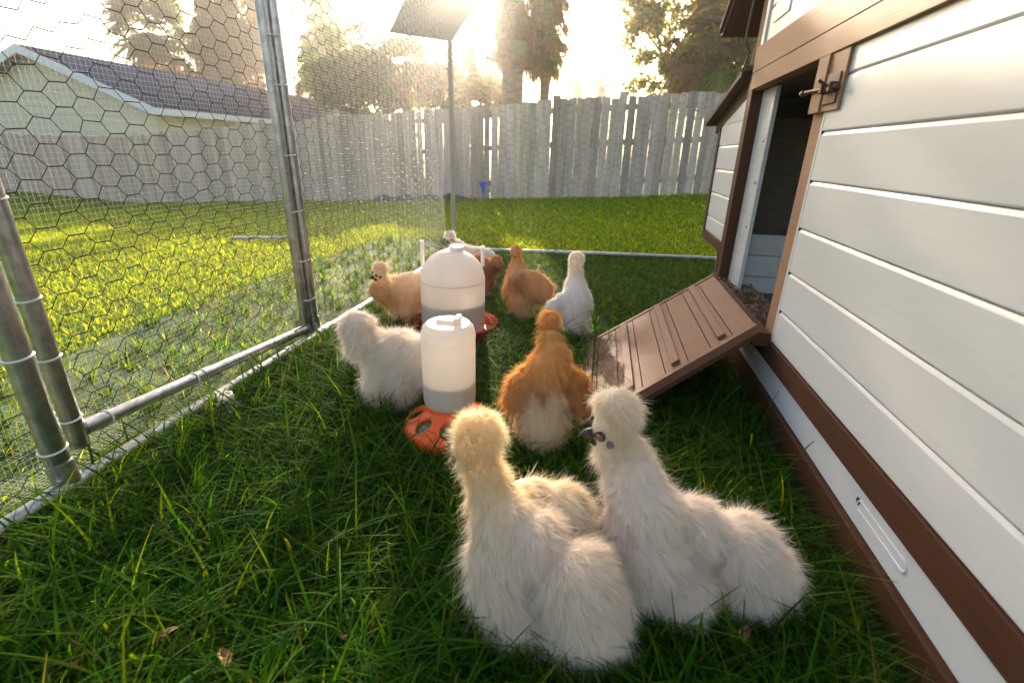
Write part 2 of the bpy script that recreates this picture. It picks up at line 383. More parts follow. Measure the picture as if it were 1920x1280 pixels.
# ties
def ring(c, r, ax, name='zip_tie', w_=.0022, parent=run, mt='plastic_tie'):
    m = MB(); pts = []
    for k in range(25):
        q = 2*pi*k/24; pts.append((c[0]+r*cos(q), c[1]+r*sin(q)*(1 if ax == 2 else 0)+(0 if ax == 2 else 0), c[2]+(r*sin(q) if ax == 1 else 0)+(.003*sin(q) if ax == 2 else 0)))
    m.tube(pts, w_, 6, False)
    if ax == 2: m.box((c[0]-r-.004, c[1]-r*.4-.004, c[2]-.004), (c[0]-r+.004, c[1]-r*.4+.006, c[2]+.004))
    m.build(name, M[mt], parent, True)
for z in (.12, .34): ring((-1.142, .700, z), .0246, 2)
for z in (.145, .30, .435, .64): ring((-1.187, .782, z), .0212, 2, parent=gate)
for z in (.17, .33, .52, .72, .95, 1.1): ring((-1.173, 1.727, z), .029, 2)
for y in (.86, 1.13): ring((-1.187+(y-.79)*.0055, y, .108-(y-.79)*.0703), .0185, 1, parent=gate)

def wires(segs, r):
    """three-sided wire prisms between pairs of points"""
    A = np.array([s[0] for s in segs], float); B = np.array([s[1] for s in segs], float)
    d = unit(B-A); ref = np.where(abs(d[:, 2:]) < .9, np.array([[0, 0, 1.]]), np.array([[1., 0, 0]])); a = unit(np.cross(d, ref)); b = np.cross(d, a)
    R = np.broadcast_to(np.asarray(r, float), (len(A),))[:, None]
    off = [R*(a*cos(q)+b*sin(q)) for q in (0, 2*pi/3, 4*pi/3)]
    V = np.stack([A+off[0], A+off[1], A+off[2], B+off[0], B+off[1], B+off[2]], 1).reshape(-1, 3)
    f = np.array([[0, 1, 4, 3], [1, 2, 5, 4], [2, 0, 3, 5]]); F = (np.arange(len(A))*6)[:, None, None]+f[None]
    return V, F.reshape(-1, 4)
def hexnet(u0, u1, z0, z1, place, wob=.0016):
    segs = []; rr = []; J = {}
    pu, pz, tw = .0595, .05, .038
    def node(i, j, s):    # two ends of a twist
        k = (i, j, s)
        if k not in J:
            u = u0+i*pu+(0 if s == 0 else tw); z = z0+j*pz+(pz/2 if i % 2 else 0)
            J[k] = place(u+random.gauss(0, wob), z+random.gauss(0, wob))
        return J[k]
    ni, nj = int((u1-u0)/pu), int((z1-z0)/pz)
    for i in range(ni):
        for j in range(nj):
            segs.append((node(i, j, 0), node(i, j, 1))); rr.append(.0016)
            if i+1 < ni:
                jj = j if i % 2 == 0 else j+1
                if jj < nj: segs.append((node(i, j, 1), node(i+1, jj, 0))); rr.append(.00105)
                if jj-1 >= 0: segs.append((node(i, j, 1), node(i+1, jj-1, 0))); rr.append(.00105)
    return segs, rr
bulge = lambda y, z: .010*sin(5*y+1.3)*sin(3.2*z)+.004*sin(13*y)*sin(9*z+1)
s1, r1 = hexnet(-.45, 3.74, .02, 1.95, lambda u, z: (-1.212-bulge(u, z)-.004, u, z))
V, F = wires(s1, r1); fast('hexagonal_netting', V, F, M['wire_dark'], run)
def fine(y0, y1, z0, z1, X, p=.0127):
    s = []; 
    for y in np.arange(y0, y1, p):
        zz = np.linspace(z0, z1, 9)
        s += [((X-bulge(y, a)*.5+random.gauss(0, .0003), y, a), (X-bulge(y, b)*.5, y, b)) for a, b in zip(zz[:-1], zz[1:])]
    for z in np.arange(z0, z1, p):
        yy = np.linspace(y0, y1, 24)
        s += [((X-bulge(a, z)*.5, a, z), (X-bulge(b, z)*.5, b, z)) for a, b in zip(yy[:-1], yy[1:])]
    return s
V, F = wires(fine(-.45, 3.74, .0, 1.9, -1.230), .00031); fast('fine_zinc_mesh', V, F, M['wire_zinc'], run)
s1, r1 = hexnet(-1.17, 1.5, .02, 1.9, lambda u, z: (u, 3.76+(u+1.17)*.10, z)); V, F = wires(s1, np.array(r1)*.62); fast('hexagonal_netting', V, F, M['wire_dark'], run)
# apron of the same fine mesh lying on the ground outside
ap = []
def apz(x, y): return float(gh(x, y))+.006+.006*sin(9*x+2)*sin(7*y)+.004*sin(23*y)
for x in np.arange(-1.93, -1.2, .0127):
    yy = np.arange(.1, 4.05, .09); ap += [((x, a, apz(x, a)), (x, b, apz(x, b))) for a, b in zip(yy[:-1], yy[1:])]
for y in np.arange(.1, 4.05, .0127):
    xx = np.linspace(-1.93, -1.2, 8); ap += [((a, y, apz(a, y)), (b, y, apz(b, y))) for a, b in zip(xx[:-1], xx[1:])]
V, F = wires(ap, .0005); o = fast('wire_apron', V, F, M['wire_zinc']); tag(o, 'strip of fine zinc mesh lying flat on the ground outside the pen rail', 'wire mesh')

# panel on the corner post, stake behind
o = MB()
A, B_, C_ = np.array((-1.60, 3.72, 1.505)), np.array((-1.47, 3.74, 1.72)), np.array((-1.28, 3.72, 1.462))
dx = (C_-A)/np.linalg.norm(C_-A); up_ = (B_-A); n_ = np.cross(dx, up_); n_ /= np.linalg.norm(n_)
P4 = [A, A+dx*.46, A+dx*.50+up_*1.15, A+up_*1.15]
pn = empty('panel_post', (-1.172, 3.80, 0), 'thin post behind the pen corner topped by a tilted square brown panel', 'panel')
o.hexa([p for p in P4]+[p+n_*.012 for p in P4]).build('tilted_panel', M['panel'], pn, bevel=.002)
MB().tube([(-1.165, 3.74, 0), (-1.165, 3.74, 1.50)], .018, 16).build('post', M['panel'], pn, True)
x_, y_ = -2.26, 6.74
tag(MB().tube([(x_, y_, gh(x_, y_)), (x_-.03, y_, .7), (x_-.055, y_, 1.36)], .012, 8).build('garden_stake', M['grey'], None, True), 'thin dark garden stake standing in the lawn just left of the pen corner post', 'stake')

# ------------------------------------------------------------------ board fence
FX = [-26, -16.6, -11.8, -5.4, -2.2, -.7, 1.5, 4.5, 9]; FY = [13.6, 11.5, 10.35, 9.0, 8.7, 8.3, 8.5, 8.9, 9.5]; FH = 1.5
fence = empty('board_fence', (-4, 8.9, 0), 'weathered grey dog-eared board fence closing off the whole back of the yard', 'fence')
def fpt(s_):   # along the fence by x
    return s_, float(np.interp(s_, FX, FY))
secs = []; x = -26.
while x < 8.9:
    secs.append(x); x += 2.3
FX2 = secs+[9.]; FY2 = [float(np.interp(q, FX, FY)) for q in FX2]; FX, FY = FX2, FY2
for xa in secs:
    m = MB(); cols = []; xb = min(xa+2.3, 9); bx = xa
    while bx < xb-.02:
        (X0, Y0), (X1, Y1) = fpt(bx), fpt(bx+.128)
        d = np.array([X1-X0, Y1-Y0]); d /= np.linalg.norm(d); nrm = np.array([d[1], -d[0]])
        gap = .0015 if rng.random() > .08 else rng.uniform(.003, .007)
        if .4 < bx < 2.4 and rng.random() < .22: gap = rng.uniform(.006, .013)
        if -3.6 < bx < -1.0 and rng.random() < .12: gap = rng.uniform(.02, .035)
        wd = .128-gap; c = np.array([X0, Y0]); z0 = float(gh(X0, Y0))-.02; hh = FH+rng.normal(0, .012)+(0 if rng.random() > .03 else .05)
        lean = rng.normal(0, .004); e = .012
        prof = [(0, 0), (wd, 0), (wd, hh-e), (wd-e, hh), (e, hh), (0, hh-e)]
        off = nrm*(.0+rng.normal(0, .002)); base = m.n; V = []
        for t in (0, .016):
            for (u, z) in prof:
                q = c+d*(u+lean*z)+off+nrm*t; V.append((q[0], q[1], z0+z))
        Fc = [tuple(range(6)), tuple(range(11, 5, -1))]+[(k, k+6, (k+1) % 6+6, (k+1) % 6) for k in range(6)]
        m.add(V, Fc)
        cc = np.array([.57, .44, .35])*rng.uniform(.68, 1.25)*np.array([1, rng.uniform(.96, 1.04), rng.uniform(.94, 1.1)]); cols += [cc]*12
        bx += .128
    me = bpy.data.meshes.new('board_panel'); me.from_pydata(m.v, [], m.f); me.update()
    a = me.color_attributes.new('col', 'FLOAT_COLOR', 'POINT'); cc = np.ones((len(m.v), 4), np.float32); cc[:, :3] = np.array(cols); a.data.foreach_set('color', cc.ravel())
    link('board_panel', me, M['fence'], fence)
    (X0, Y0), (X1, Y1) = fpt(xa), fpt(xb); za, zb = float(gh(X0, Y0)), float(gh(X1, Y1)); 
    for hz in (.22, .78, 1.28):
        mr = MB(); mr.hexa([(X0, Y0+.01, za+hz), (X1, Y1+.01, zb+hz), (X1, Y1+.05, zb+hz), (X0, Y0+.05, za+hz), (X0, Y0+.01, za+hz+.085), (X1, Y1+.01, zb+hz+.085), (X1, Y1+.05, zb+hz+.085), (X0, Y0+.05, za+hz+.085)])
        o = mr.build('cross_rail', None, fence)
        a = o.data.color_attributes.new('col', 'FLOAT_COLOR', 'POINT'); cc = np.tile(np.array([.24, .2, .18, 1], np.float32), (len(mr.v), 1)); a.data.foreach_set('color', cc.ravel()); o.data.materials.append(M['fence'])
    mp = MB().box((X0-.045, Y0+.055, za), (X0+.045, Y0+.145, za+FH-.05)); o = mp.build('fence_post', None, fence)
    a = o.data.color_attributes.new('col', 'FLOAT_COLOR', 'POINT'); cc = np.tile(np.array([.2, .17, .15, 1], np.float32), (8, 1)); a.data.foreach_set('color', cc.ravel()); o.data.materials.append(M['fence'])

# ------------------------------------------------------------------ neighbour's house
house = empty('house', (-16, 18, -.6), 'cream gabled house with a slate blue roof rising beyond the left end of the fence', 'house')
HY, HX, HZ = 13.4, -16.9, 3.22
ex, ez = -12.75, 1.62          # near eave
lx, lz = -22.0, 1.25
MB().add([(ex-.45, HY, -.7), (lx, HY, -.7), (lx, HY, lz), (HX, HY, HZ-.12), (ex-.45, HY, ez+.05)], [(0, 1, 2, 3, 4)]).build('gable_wall', M['housewall'], house)
m = MB()
for k in range(16):
    z = -.6+k*.23; 
    def xr(z): return ex-.45 if z < ez else HX+(HZ-.12-z)/(HZ-.17-ez)*(ex-.45-HX)
    def xl(z): return lx if z < lz else HX-(HZ-.12-z)/(HZ-.12-lz)*(HX-lx)
    if z > HZ-.25: break
    m.hexa([(xl(z)+.02, HY-.03, z), (xr(z)-.02, HY-.03, z), (xr(z)-.02, HY-.002, z), (xl(z)+.02, HY-.002, z), (xl(z+.22)+.05, HY-.012, z+.22), (xr(z+.22)-.05, HY-.012, z+.22), (xr(z+.22)-.05, HY-.002, z+.22), (xl(z+.22)+.05, HY-.002, z+.22)])
m.build('lap_siding', M['housewall'], house)
MB().add([(ex-.45, HY, -.7), (ex-.45, 33.8, -.7), (ex-.45, 33.8, ez), (ex-.45, HY, ez)], [(0, 1, 2, 3)]).build('side_wall', M['housewall'], house)
YR = 34.0; y0 = HY-.45
MB().hexa([(ex, y0, ez-.03), (HX, y0, HZ-.03), (HX, YR, HZ-.03), (ex, YR, ez-.03), (ex, y0, ez+.06), (HX, y0, HZ+.06), (HX, YR, HZ+.06), (ex, YR, ez+.06)]).build('roof', M['roof'], house)
MB().hexa([(lx-.4, y0, lz-.12), (HX-.003, y0, HZ-.03), (HX-.003, YR, HZ-.03), (lx-.4, YR, lz-.12), (lx-.4, y0, lz-.03), (HX-.003, y0, HZ+.06), (HX-.003, YR, HZ+.06), (lx-.4, YR, lz-.03)]).build('roof', M['roof'], house)
m = MB().hexa([(ex+.01, y0-.03, ez-.17), (HX, y0-.03, HZ-.17), (HX, y0-.003, HZ-.17), (ex+.01, y0-.003, ez-.17), (ex+.01, y0-.03, ez+.05), (HX, y0-.03, HZ+.055), (HX, y0-.003, HZ+.055), (ex+.01, y0-.003, ez+.05)])
m.hexa([(lx-.4, y0-.03, lz-.26), (HX, y0-.03, HZ-.17), (HX, y0-.003, HZ-.17), (lx-.4, y0-.003, lz-.26), (lx-.4, y0-.03, lz-.04), (HX, y0-.03, HZ+.055), (HX, y0-.003, HZ+.055), (lx-.4, y0-.003, lz-.04)])
m.build('rake_board', M['fascia'], house)
MB().box((ex+.003, y0, ez-.13), (ex+.035, YR, ez+.05)).build('eave_fascia', M['fascia'], house)
MB().add([(ex, y0, ez-.12), (ex-.46, y0, ez-.12), (ex-.46, YR, ez-.12), (ex, YR, ez-.12)], [(0, 1, 2, 3)]).build('soffit', M['soffit'], house)

# ------------------------------------------------------------------ trees
def leafquads(C, size, up_bias=.2, elong=2.2):
    n = len(C); d = unit(rng.normal(size=(n, 3))+np.array([0, 0, -up_bias])); s = unit(np.cross(d, rng.normal(size=(n, 3))))
    L = size*rng.uniform(.6, 1.4, n); W = L/elong
    a = C-d*(L*.5)[:, None]; c = C+d*(L*.5)[:, None]; b = C+s*(W*.5)[:, None]; e = C-s*(W*.5)[:, None]
    return np.stack([a, b, c, e], 1).reshape(-1, 3), np.arange(n*4).reshape(-1, 4)
def crown_pts(lobes, per, shell=.55):
    out = []
    for (c, r) in lobes:
        r = np.array(r if hasattr(r, '__len__') else (r, r, r)); k = int(per*np.prod(r)**(2/3))
        d = unit(rng.normal(size=(k, 3))); q = rng.uniform(shell, 1.05, k)
        out.append(np.array(c)+d*r*q[:, None])
    return np.concatenate(out)
def W(px_, py_, Y):
    d = CF+CR*(px_-960)/906+CU*(640-py_)/906; t = Y/d[1]; return np.array([0, 0, H])+d*t
def limbs(base, tips, r0):
    m = MB(); base = np.array(base, float)
    top = np.mean(tips, 0)*.5+base*.5; top[2] = base[2]+(min(t[2] for t in tips)-base[2])*.75
    m.tube([base, base*.55+top*.45+rng.normal(0, .05, 3), top], [r0, r0*.85, r0*.65], 10)
    for t in tips:
        t = np.array(t, float); mid = (top+t)/2+rng.normal(0, .18, 3); m.tube([top, mid, t], [r0*.5, r0*.3, r0*.1], 7)
    return m
def broadleaf(Y, ell, label, cols, leaf=.16, per=2600, r0=.14, gname=None, nl=24):
    """crown given as picture-sized masses carried back to distance Y; each becomes many leaf clumps"""
    lobes = []; tips = []
    for (px_, py_, rx, ry) in ell:
        c = W(px_, py_, Y); k = np.linalg.norm(c)/906*1.0*Y/np.linalg.norm(c)/cos(.2); RX, RZ = rx*k*1.05, ry*k*1.05; RY = (RX+RZ)/2
        tips.append(c)
        for _ in range(nl):
            d = rng.normal(size=3); d /= np.linalg.norm(d); q = rng.uniform(.35, 1.0)
            lobes.append((c+d*q*np.array([RX, RY, RZ]), np.array([1, 1, .8])*rng.uniform(.30, .55)*min(RX, RZ)))
    P = crown_pts(lobes, per, .3); V, F = leafquads(P, leaf)
    base = W(ell[0][0], 300, Y); base[2] = float(gh(base[0], base[1]))-.1
    cz = P[:, 2]; ci = np.array(cols)[rng.integers(0, len(cols), len(P))]*rng.uniform(.7, 1.3, (len(P), 1))
    t = empty(gname or 'broadleaf_tree', tuple(base), label, 'tree')
    fast('crown', V, F, M['leaf'], t, col=np.repeat(ci, 4, 0))
    limbs(base, tips, r0).build('trunk', M['bark'], t, True)
    return t
def frond(m, base, dirv, L, wmax, nseg=7, droop=.5, col=None, fan=True, cnt=26):
    """a fan frond: stalk plus a spread of narrow leaflets"""
    dirv = unit(np.array(dirv, float)); side = unit(np.cross(dirv, [0, 0, 1.])+1e-6); upv = np.cross(side, dirv)
    P = []; D = []; S = []; LL = []
    hub = base+dirv*L*.45
    for k in range(cnt):
        a = (k/(cnt-1)-.5)*pi*1.25; d = dirv*cos(a)+side*sin(a)+upv*rng.normal(0, .12); D.append(d); P.append(hub); S.append(np.cross(d, upv)); LL.append(L*.55*(1-.25*abs(a)/2)*rng.uniform(.85, 1.1))
    # stalk
    P.append(base); D.append(dirv); S.append(side); LL.append(L*.46)
    P, D, S, LL = map(np.array, (P, D, S, LL)); dr = np.tile(np.array([0, 0, -droop]), (len(P), 1))*rng.uniform(.5, 1.2, (len(P), 1)); dr[-1] = 0
    wd = np.full(len(P), wmax); wd[-1] = wmax*.7
    c = np.tile(col, (len(P), 1))*rng.uniform(.8, 1.2, (len(P), 1))
    return ribbons(P, unit(D), unit(S), LL, wd, 3, dr, col=c, tipcol=c*np.array([1.25, 1.05, .9]))
def merge(parts):
    V = []; F = []; C = []; n = 0
    for v, f, c in parts: V.append(v); F.append(f+n); C.append(c); n += len(v)
    return np.concatenate(V), np.concatenate(F), np.concatenate(C)
GR = np.array([.055, .13, .022]); OL = np.array([.10, .145, .03]); BR = np.array([.20, .13, .065]); YL = np.array([.42, .34, .03])
def palm(px_, Y, ptop, pbot_skirt, rx, label, ncrown=46, nskirt=60, L=1.5, base_px=None, tr=.17, cgreen=GR, cskirt=BR, lean=0, wmax=.07):
    """cabbage palm: trunk, green fan crown centred at height ptop, skirt of dead fronds hanging down to pbot_skirt"""
    top = W(px_, ptop, Y); sk = W(px_, pbot_skirt, Y); base = W(base_px or px_, 300, Y); base[2] = float(gh(base[0], base[1]))-.1
    k = Y/906/cos(.2); R = rx*k; wmax = wmax*max(1, Y/16); tr = tr*max(1, Y/16)
    t = empty('palm_tree', tuple(base), label, 'tree')
    m = MB(); m.tube([base, base*.4+sk*.6, sk, top], [tr*1.15, tr, tr*1.1, tr*.9], 14)
    m.build('trunk', M['bark'], t, True)
    parts = []
    for i in range(ncrown):
        a = rng.uniform(0, 2*pi); e = rng.uniform(-.5, 1.1); d = np.array([cos(a)*cos(e), sin(a)*cos(e), sin(e)])
        parts.append(frond(None, top+d*.12, d, R*rng.uniform(.85, 1.15), wmax, droop=.35, col=cgreen*rng.uniform(.8, 1.25)))
    v, f, c = merge(parts); fast('crown', v, f, M['leaf'], t, col=c)
    if nskirt:
        parts = []; hgt = top[2]-sk[2]
        for i in range(nskirt):
            a = rng.uniform(0, 2*pi); q = rng.uniform(0, 1)**.8; z = top[2]-.1-q*hgt*.92; e = -rng.uniform(.75, 1.35)
            d = np.array([cos(a)*cos(e), sin(a)*cos(e), sin(e)]); p0 = np.array([top[0]+(sk[0]-top[0])*q, top[1], z])+np.array([cos(a), sin(a), 0])*R*.55*rng.uniform(.3, 1)
            parts.append(frond(None, p0, d, min(R*.9, .11*Y)*rng.uniform(.6, 1), wmax*.9, droop=.9, col=(cskirt if rng.random() < .75 else OL)*rng.uniform(.6, 1.3), cnt=18))
        v, f, c = merge(parts); fast('dead_frond_skirt', v, f, M['leaf'], t, col=c)
    return t
palm(285, 32, 62, 125, 100, 'olive fan palm showing above the ridge of the cream house', 46, 26, lean=0, cgreen=OL*1.1, wmax=.08)
palm(425, 31, -60, 175, 88, 'very broad palm wrapped in brown dead fronds standing left of the gate upright', 40, 150, tr=.3, wmax=.09)
palm(605, 30, -40, 150, 70, 'palm with orange brown dead fronds just right of the gate upright', 34, 90, tr=.22, cskirt=np.array([.22, .13, .06]))
broadleaf(13, [(668, 135, 58, 70), (625, 160, 44, 50), (705, 160, 40, 44)], 'rounded dull green tree leaning over the fence left of the small palm', [GR, OL, GR*.8], leaf=.11)
broadleaf(21, [(625, 135, 46, 60), (735, 165, 34, 36), (805, 150, 40, 44), (865, 160, 50, 46), (925, 172, 40, 30)], 'long dark green tree belt far behind the small palm and the thicket', [GR, GR*.7, OL*.8], leaf=.22, per=900, nl=20)
palm(762, 14, 115, 165, 50, 'small shaggy palm behind the fence below the tilted brown panel', 30, 20, tr=.1, cgreen=OL, wmax=.06)
broadleaf(14, [(800, 160, 32, 40), (835, 160, 36, 42), (880, 145, 42, 55), (920, 160, 30, 42)], 'low pale brown thicket tree behind the fence under the sun', [BR*.9, OL, BR*1.2], leaf=.10, nl=12)
palm(962, 12.5, -55, 105, 44, 'thick trunked palm just right of the sun with a full skirt of fronds', 34, 95, base_px=960, tr=.24)
palm(1024, 13.5, -70, 118, 46, 'slim trunked palm with a square cut skirt of hanging fronds', 34, 110, base_px=1014, tr=.12)
palm(1083, 34, 160, 168, 12, 'tiny distant palm peeking over the fence, left one of two', 16, 0, tr=.12, cgreen=BR, wmax=.10)
palm(1128, 34, 161, 168, 14, 'tiny distant palm peeking over the fence, right one of two', 16, 0, tr=.12, cgreen=OL, wmax=.10)
broadleaf(12.5, [(1235, 128, 50, 42), (1210, 60, 34, 50), (1290, 60, 70, 60), (1370, 60, 60, 80), (1320, 130, 60, 40), (1400, 140, 40, 40), (1225, 15, 50, 24)], 'large yellow green tree mass beside the coop roof', [GR*1.4, OL*1.4, YL, YL, OL*1.6], leaf=.12, nl=15, per=2300)
palm(1335, 11.8, 70, 150, 80, 'palm with bleached straw fronds in front of the yellow green tree', 26, 46, tr=.14, cgreen=np.array([.13, .12, .03]), cskirt=np.array([.26, .18, .09]), wmax=.06)
# added tree, crown unseen above the frame, put in to shade the near grass
tb = np.array([-6.0, 21.0, 0.]); tb[2] = float(gh(*tb[:2]))-.1
t = empty('added_shade_tree', tuple(tb), 'added tall bare stemmed tree behind the thicket, its unseen crown shading the near grass', 'tree')
lob = [((-5.6+rng.uniform(-.6, 2.6), 21+rng.uniform(-1.5, 1.5), rng.uniform(10.2, 12.6)), rng.uniform(.8, 1.3)) for _ in range(24)]
Pp = crown_pts(lob, 360, .2); V, F = leafquads(Pp, .30, elong=1.6); fast('crown', V, F, M['leaf'], t, col=np.repeat(np.tile(GR, (len(Pp), 1))*rng.uniform(.7, 1.3, (len(Pp), 1)), 4, 0))
limbs(tb, [np.array(l[0]) for l in lob[:7]], .16).build('trunk', M['bark'], t, True)
# climbing weeds with yellow flowers on the fence
def weed(px0, n, label, hh):
    p0 = W(px0, 300, 8.55); y0 = float(np.interp(p0[0], FX, FY))-.06; x0 = p0[0]; z0 = float(gh(x0, y0))
    t = empty('climbing_weed', (x0, y0, z0), label, 'plant')
    m = MB(); L = []
    for k in range(n):
        pts = [(x0+rng.normal(0, .05), y0-.02, z0)]
        for q in range(6): pts.append((pts[-1][0]+rng.normal(0, .05), y0-.02+rng.normal(0, .008), pts[-1][2]+hh/6*rng.uniform(.7, 1.1)))
        m.tube(pts, .004, 5); L += [np.array(p)+rng.normal(0, .03, 3) for p in pts[2:] for _ in range(4)]
    m.build('stem', M['bark'], t); L = np.array(L); V, F = leafquads(L, .06)
    c = np.where(rng.random((len(L), 1)) < .45, YL*1.8, GR*1.2); fast('leaves', V, F, M['leaf'], t, col=np.repeat(c, 4, 0))
weed(742, 3, 'yellow flowered weed climbing the fence left of the pen corner post', 1.1)
weed(776, 2, 'sparse yellowish weed on the fence beside the pen corner post', .8)
# low dark edging and small blue thing at the foot of the fence
m = MB()
for k, pxx in enumerate(range(695, 870, 12)):
    p0 = W(pxx, 365, 8.3); yy = float(np.interp(p0[0], FX, FY))-.25; zz = float(gh(p0[0], yy))
    m.lathe((p0[0], yy, zz-.01), [(.001, 0), (.10, 0), (.11, .04), (.07, .085+.03*sin(k*1.7)), (.001, .10+.03*sin(k*1.7))], 9)
tag(m.build('edging_stones', M['stone'], None, True), 'low dark row of edging stones lying against the foot of the fence', 'edging')
p0 = W(906, 366, 8.2); bl = empty('toy_windmill', (p0[0], p0[1], float(gh(p0[0], p0[1]))), 'small bright blue funnel shaped garden toy on a stick by the fence', 'garden toy')
z = bl.location.z
MB().tube([(p0[0]+.02, p0[1], z), (p0[0]+.012, p0[1], z+.14)], .008, 8).build('stick', M['blue'], bl)
MB().lathe((p0[0]+.0, p0[1], z+.11), [(.018, 0), (.03, .05), (.028, .09), (.075, .17), (.08, .20), (.06, .19), (.012, .08)], 14).build('funnel', M['blue'], bl, True)
tag(MB().hexa([(-3.05, 3.56, .004), (-2.66, 3.72, .004), (-2.68, 3.78, .004), (-3.07, 3.62, .004), (-3.05, 3.56, .03), (-2.66, 3.72, .03), (-2.68, 3.78, .03), (-3.07, 3.62, .03)]).build('flat_board', M['grey'], None, bevel=.003), 'short grey board lying flat on the sunlit lawn outside the gate', 'board')

# ------------------------------------------------------------------ chicken coop
XC = .53
coop = empty('chicken_coop', (.9, 1.4, 0), 'white and brown painted wooden chicken coop with an open pop door', 'chicken coop')
G = [.232, .333, .448, .571, .695, .815, .938, 1.0]
def siding(m, y0, y1, levels, X=XC, gx=.0045, back=.02):
    for za, zb in zip(levels[:-1], levels[1:]):
        prof = [(X+back, za+.0005), (X+gx, za+.0005), (X+.0006, za+.0035), (X, za+.005), (X, zb-.009), (X+.0012, zb-.006), (X+gx*.8, zb-.0012), (X+back, zb-.0012)]
        V = [(x, y, z) for y in (y0, y1) for x, z in prof]; k = len(prof)
        m.add(V, [tuple(range(k-1, -1, -1)), tuple(range(k, 2*k))]+[(i, (i+1) % k, (i+1) % k+k, i+k) for i in range(k)])
    return m
# long wall of grooved boards
siding(MB(), -.75, 1.478, G).build('side_wall', M['white'], coop)
MB().box((XC+.021, -.75, .18), (XC+.033, 1.49, 1.0)).build('wall_backing', M['darkwood'], coop)
MB().box((XC-.001, 1.4795, .2335), (XC+.02, 1.4925, .995)).build('edge_strip', M['white'], coop, bevel=.001)
for z in G[1:-1]: MB().box((XC-.0006, 1.4735, z-.006), (XC+.006, 1.4782, z+.0035)).build('end_notch', M['black'], coop)
MB().box((XC+.0055, 1.4782, .233), (XC+.0195, 1.4792, .99)).build('gap_strip', M['black'], coop)
# brown sill strip, recessed pale tray, low rail
MB().box((XC-.004, -.75, .168), (XC+.04, 2.275, .231)).build('sill_rail', M['brown'], coop, bevel=.0015)
tray = MB().box((XC+.010, -.75, .080), (XC+.024, 1.93, .167)).build('cleaning_tray', M['tray'], coop, bevel=.001)
MB().box((XC-.004, -.75, .004), (XC+.03, 2.275, .0775)).build('base_rail', M['brown'], coop, bevel=.0015)
MB().box((XC+.012, 1.932, .0785), (XC+.03, 2.275, .167)).build('short_panel', M['darkwood'], coop)
# finger slot in the tray: raised lip and a dark screw hole
def slotring(y0, y1, z, r, X, w_=.0022):
    pts = [(X, y0+r*cos(q), z+r*sin(q)) for q in np.linspace(pi/2, 3*pi/2, 12)]+[(X, y1+r*cos(q), z+r*sin(q)) for q in np.linspace(-pi/2, pi/2, 12)]
    pts.append(pts[0]); return MB().tube(pts, w_, 8, False)
slotring(.725, .875, .124, .0095, XC+.0095).build('slot_lip', M['tray'], tray, True)
MB().tube([(XC+.0092, .885, .128), (XC+.012, .885, .128)], .0075, 14).build('slot_hole', M['black'], tray)
# beams above the door
MB().box((XC-.012, -.75, .995), (XC+.03, 2.275, 1.0535)).build('lower_beam', M['tan'], coop, bevel=.0015)
MB().box((XC-.012, -.75, 1.0555), (XC+.03, 2.275, 1.142)).build('upper_beam', M['tan'], coop, bevel=.0015)
siding(MB(), -.75, 2.235, [1.143, 1.262, 1.385, 1.50], X=XC+.006).build('upper_wall', M['white'], coop)
MB().box((XC-.002, 2.2375, 1.143), (XC+.02, 2.272, 1.50)).build('corner_strip', M['white'], coop, bevel=.001)
MB().box((XC+.001, 2.0, 1.20), (XC+.0055, 2.17, 1.26)).build('small_block', M['white'], coop, bevel=.001)
# corner post, jamb
MB().box((XC, 2.278, .0), (XC+.062, 2.345, 1.50)).build('corner_post', M['brown'], coop, bevel=.002)
MB().box((XC+.001, 1.4945, .232), (XC+.03, 1.565, .9945)).build('door_jamb', M['tan'], coop, bevel=.0015)
MB().box((XC+.04, 2.10, .232), (XC+.055, 2.27, .9945)).build('inner_post', M['greyboard'], coop, bevel=.001)
for z in (.49, .66, .81):
    bm = spheres([((XC+.039, 2.135, z), (.004, .0075, .0075))], 2); me = bpy.data.meshes.new('bolt_head'); bm.to_mesh(me); link('bolt_head', me, M['steel'], coop, True)
# painted patch with bolt latch at the head of the jamb
MB().box((XC-.008, 1.40, .862), (XC-.0005, 1.505, .994)).build('latch_board', M['tan'], coop, bevel=.001)
MB().box((XC-.014, 1.50, .862), (XC+.0, 1.568, .994)).build('latch_board', M['tan'], coop, bevel=.001)
lt = part_empty('bolt_latch', coop)
MB().box((XC-.012, 1.415, .878), (XC-.0085, 1.49, .945)).build('plate', M['iron'], lt, bevel=.0008)
MB().tube([(XC-.018, 1.40, .912), (XC-.018, 1.61, .918)], .0055, 12).build('bolt_rod', M['iron'], lt, True)
MB().tube([(XC-.018, 1.615, .918), (XC-.018, 1.635, .9185)], [.009, .007], 12).build('rod_end', M['iron'], lt, True)
for y in (1.425, 1.475): MB().box((XC-.029, y-.008, .902), (XC-.012, y+.008, .924)).build('staple', M['iron'], lt, bevel=.002)
MB().tube([(XC-.018, 1.45, .914), (XC-.045, 1.45, .93)], .004, 8).build('rod_knob', M['iron'], lt, True)
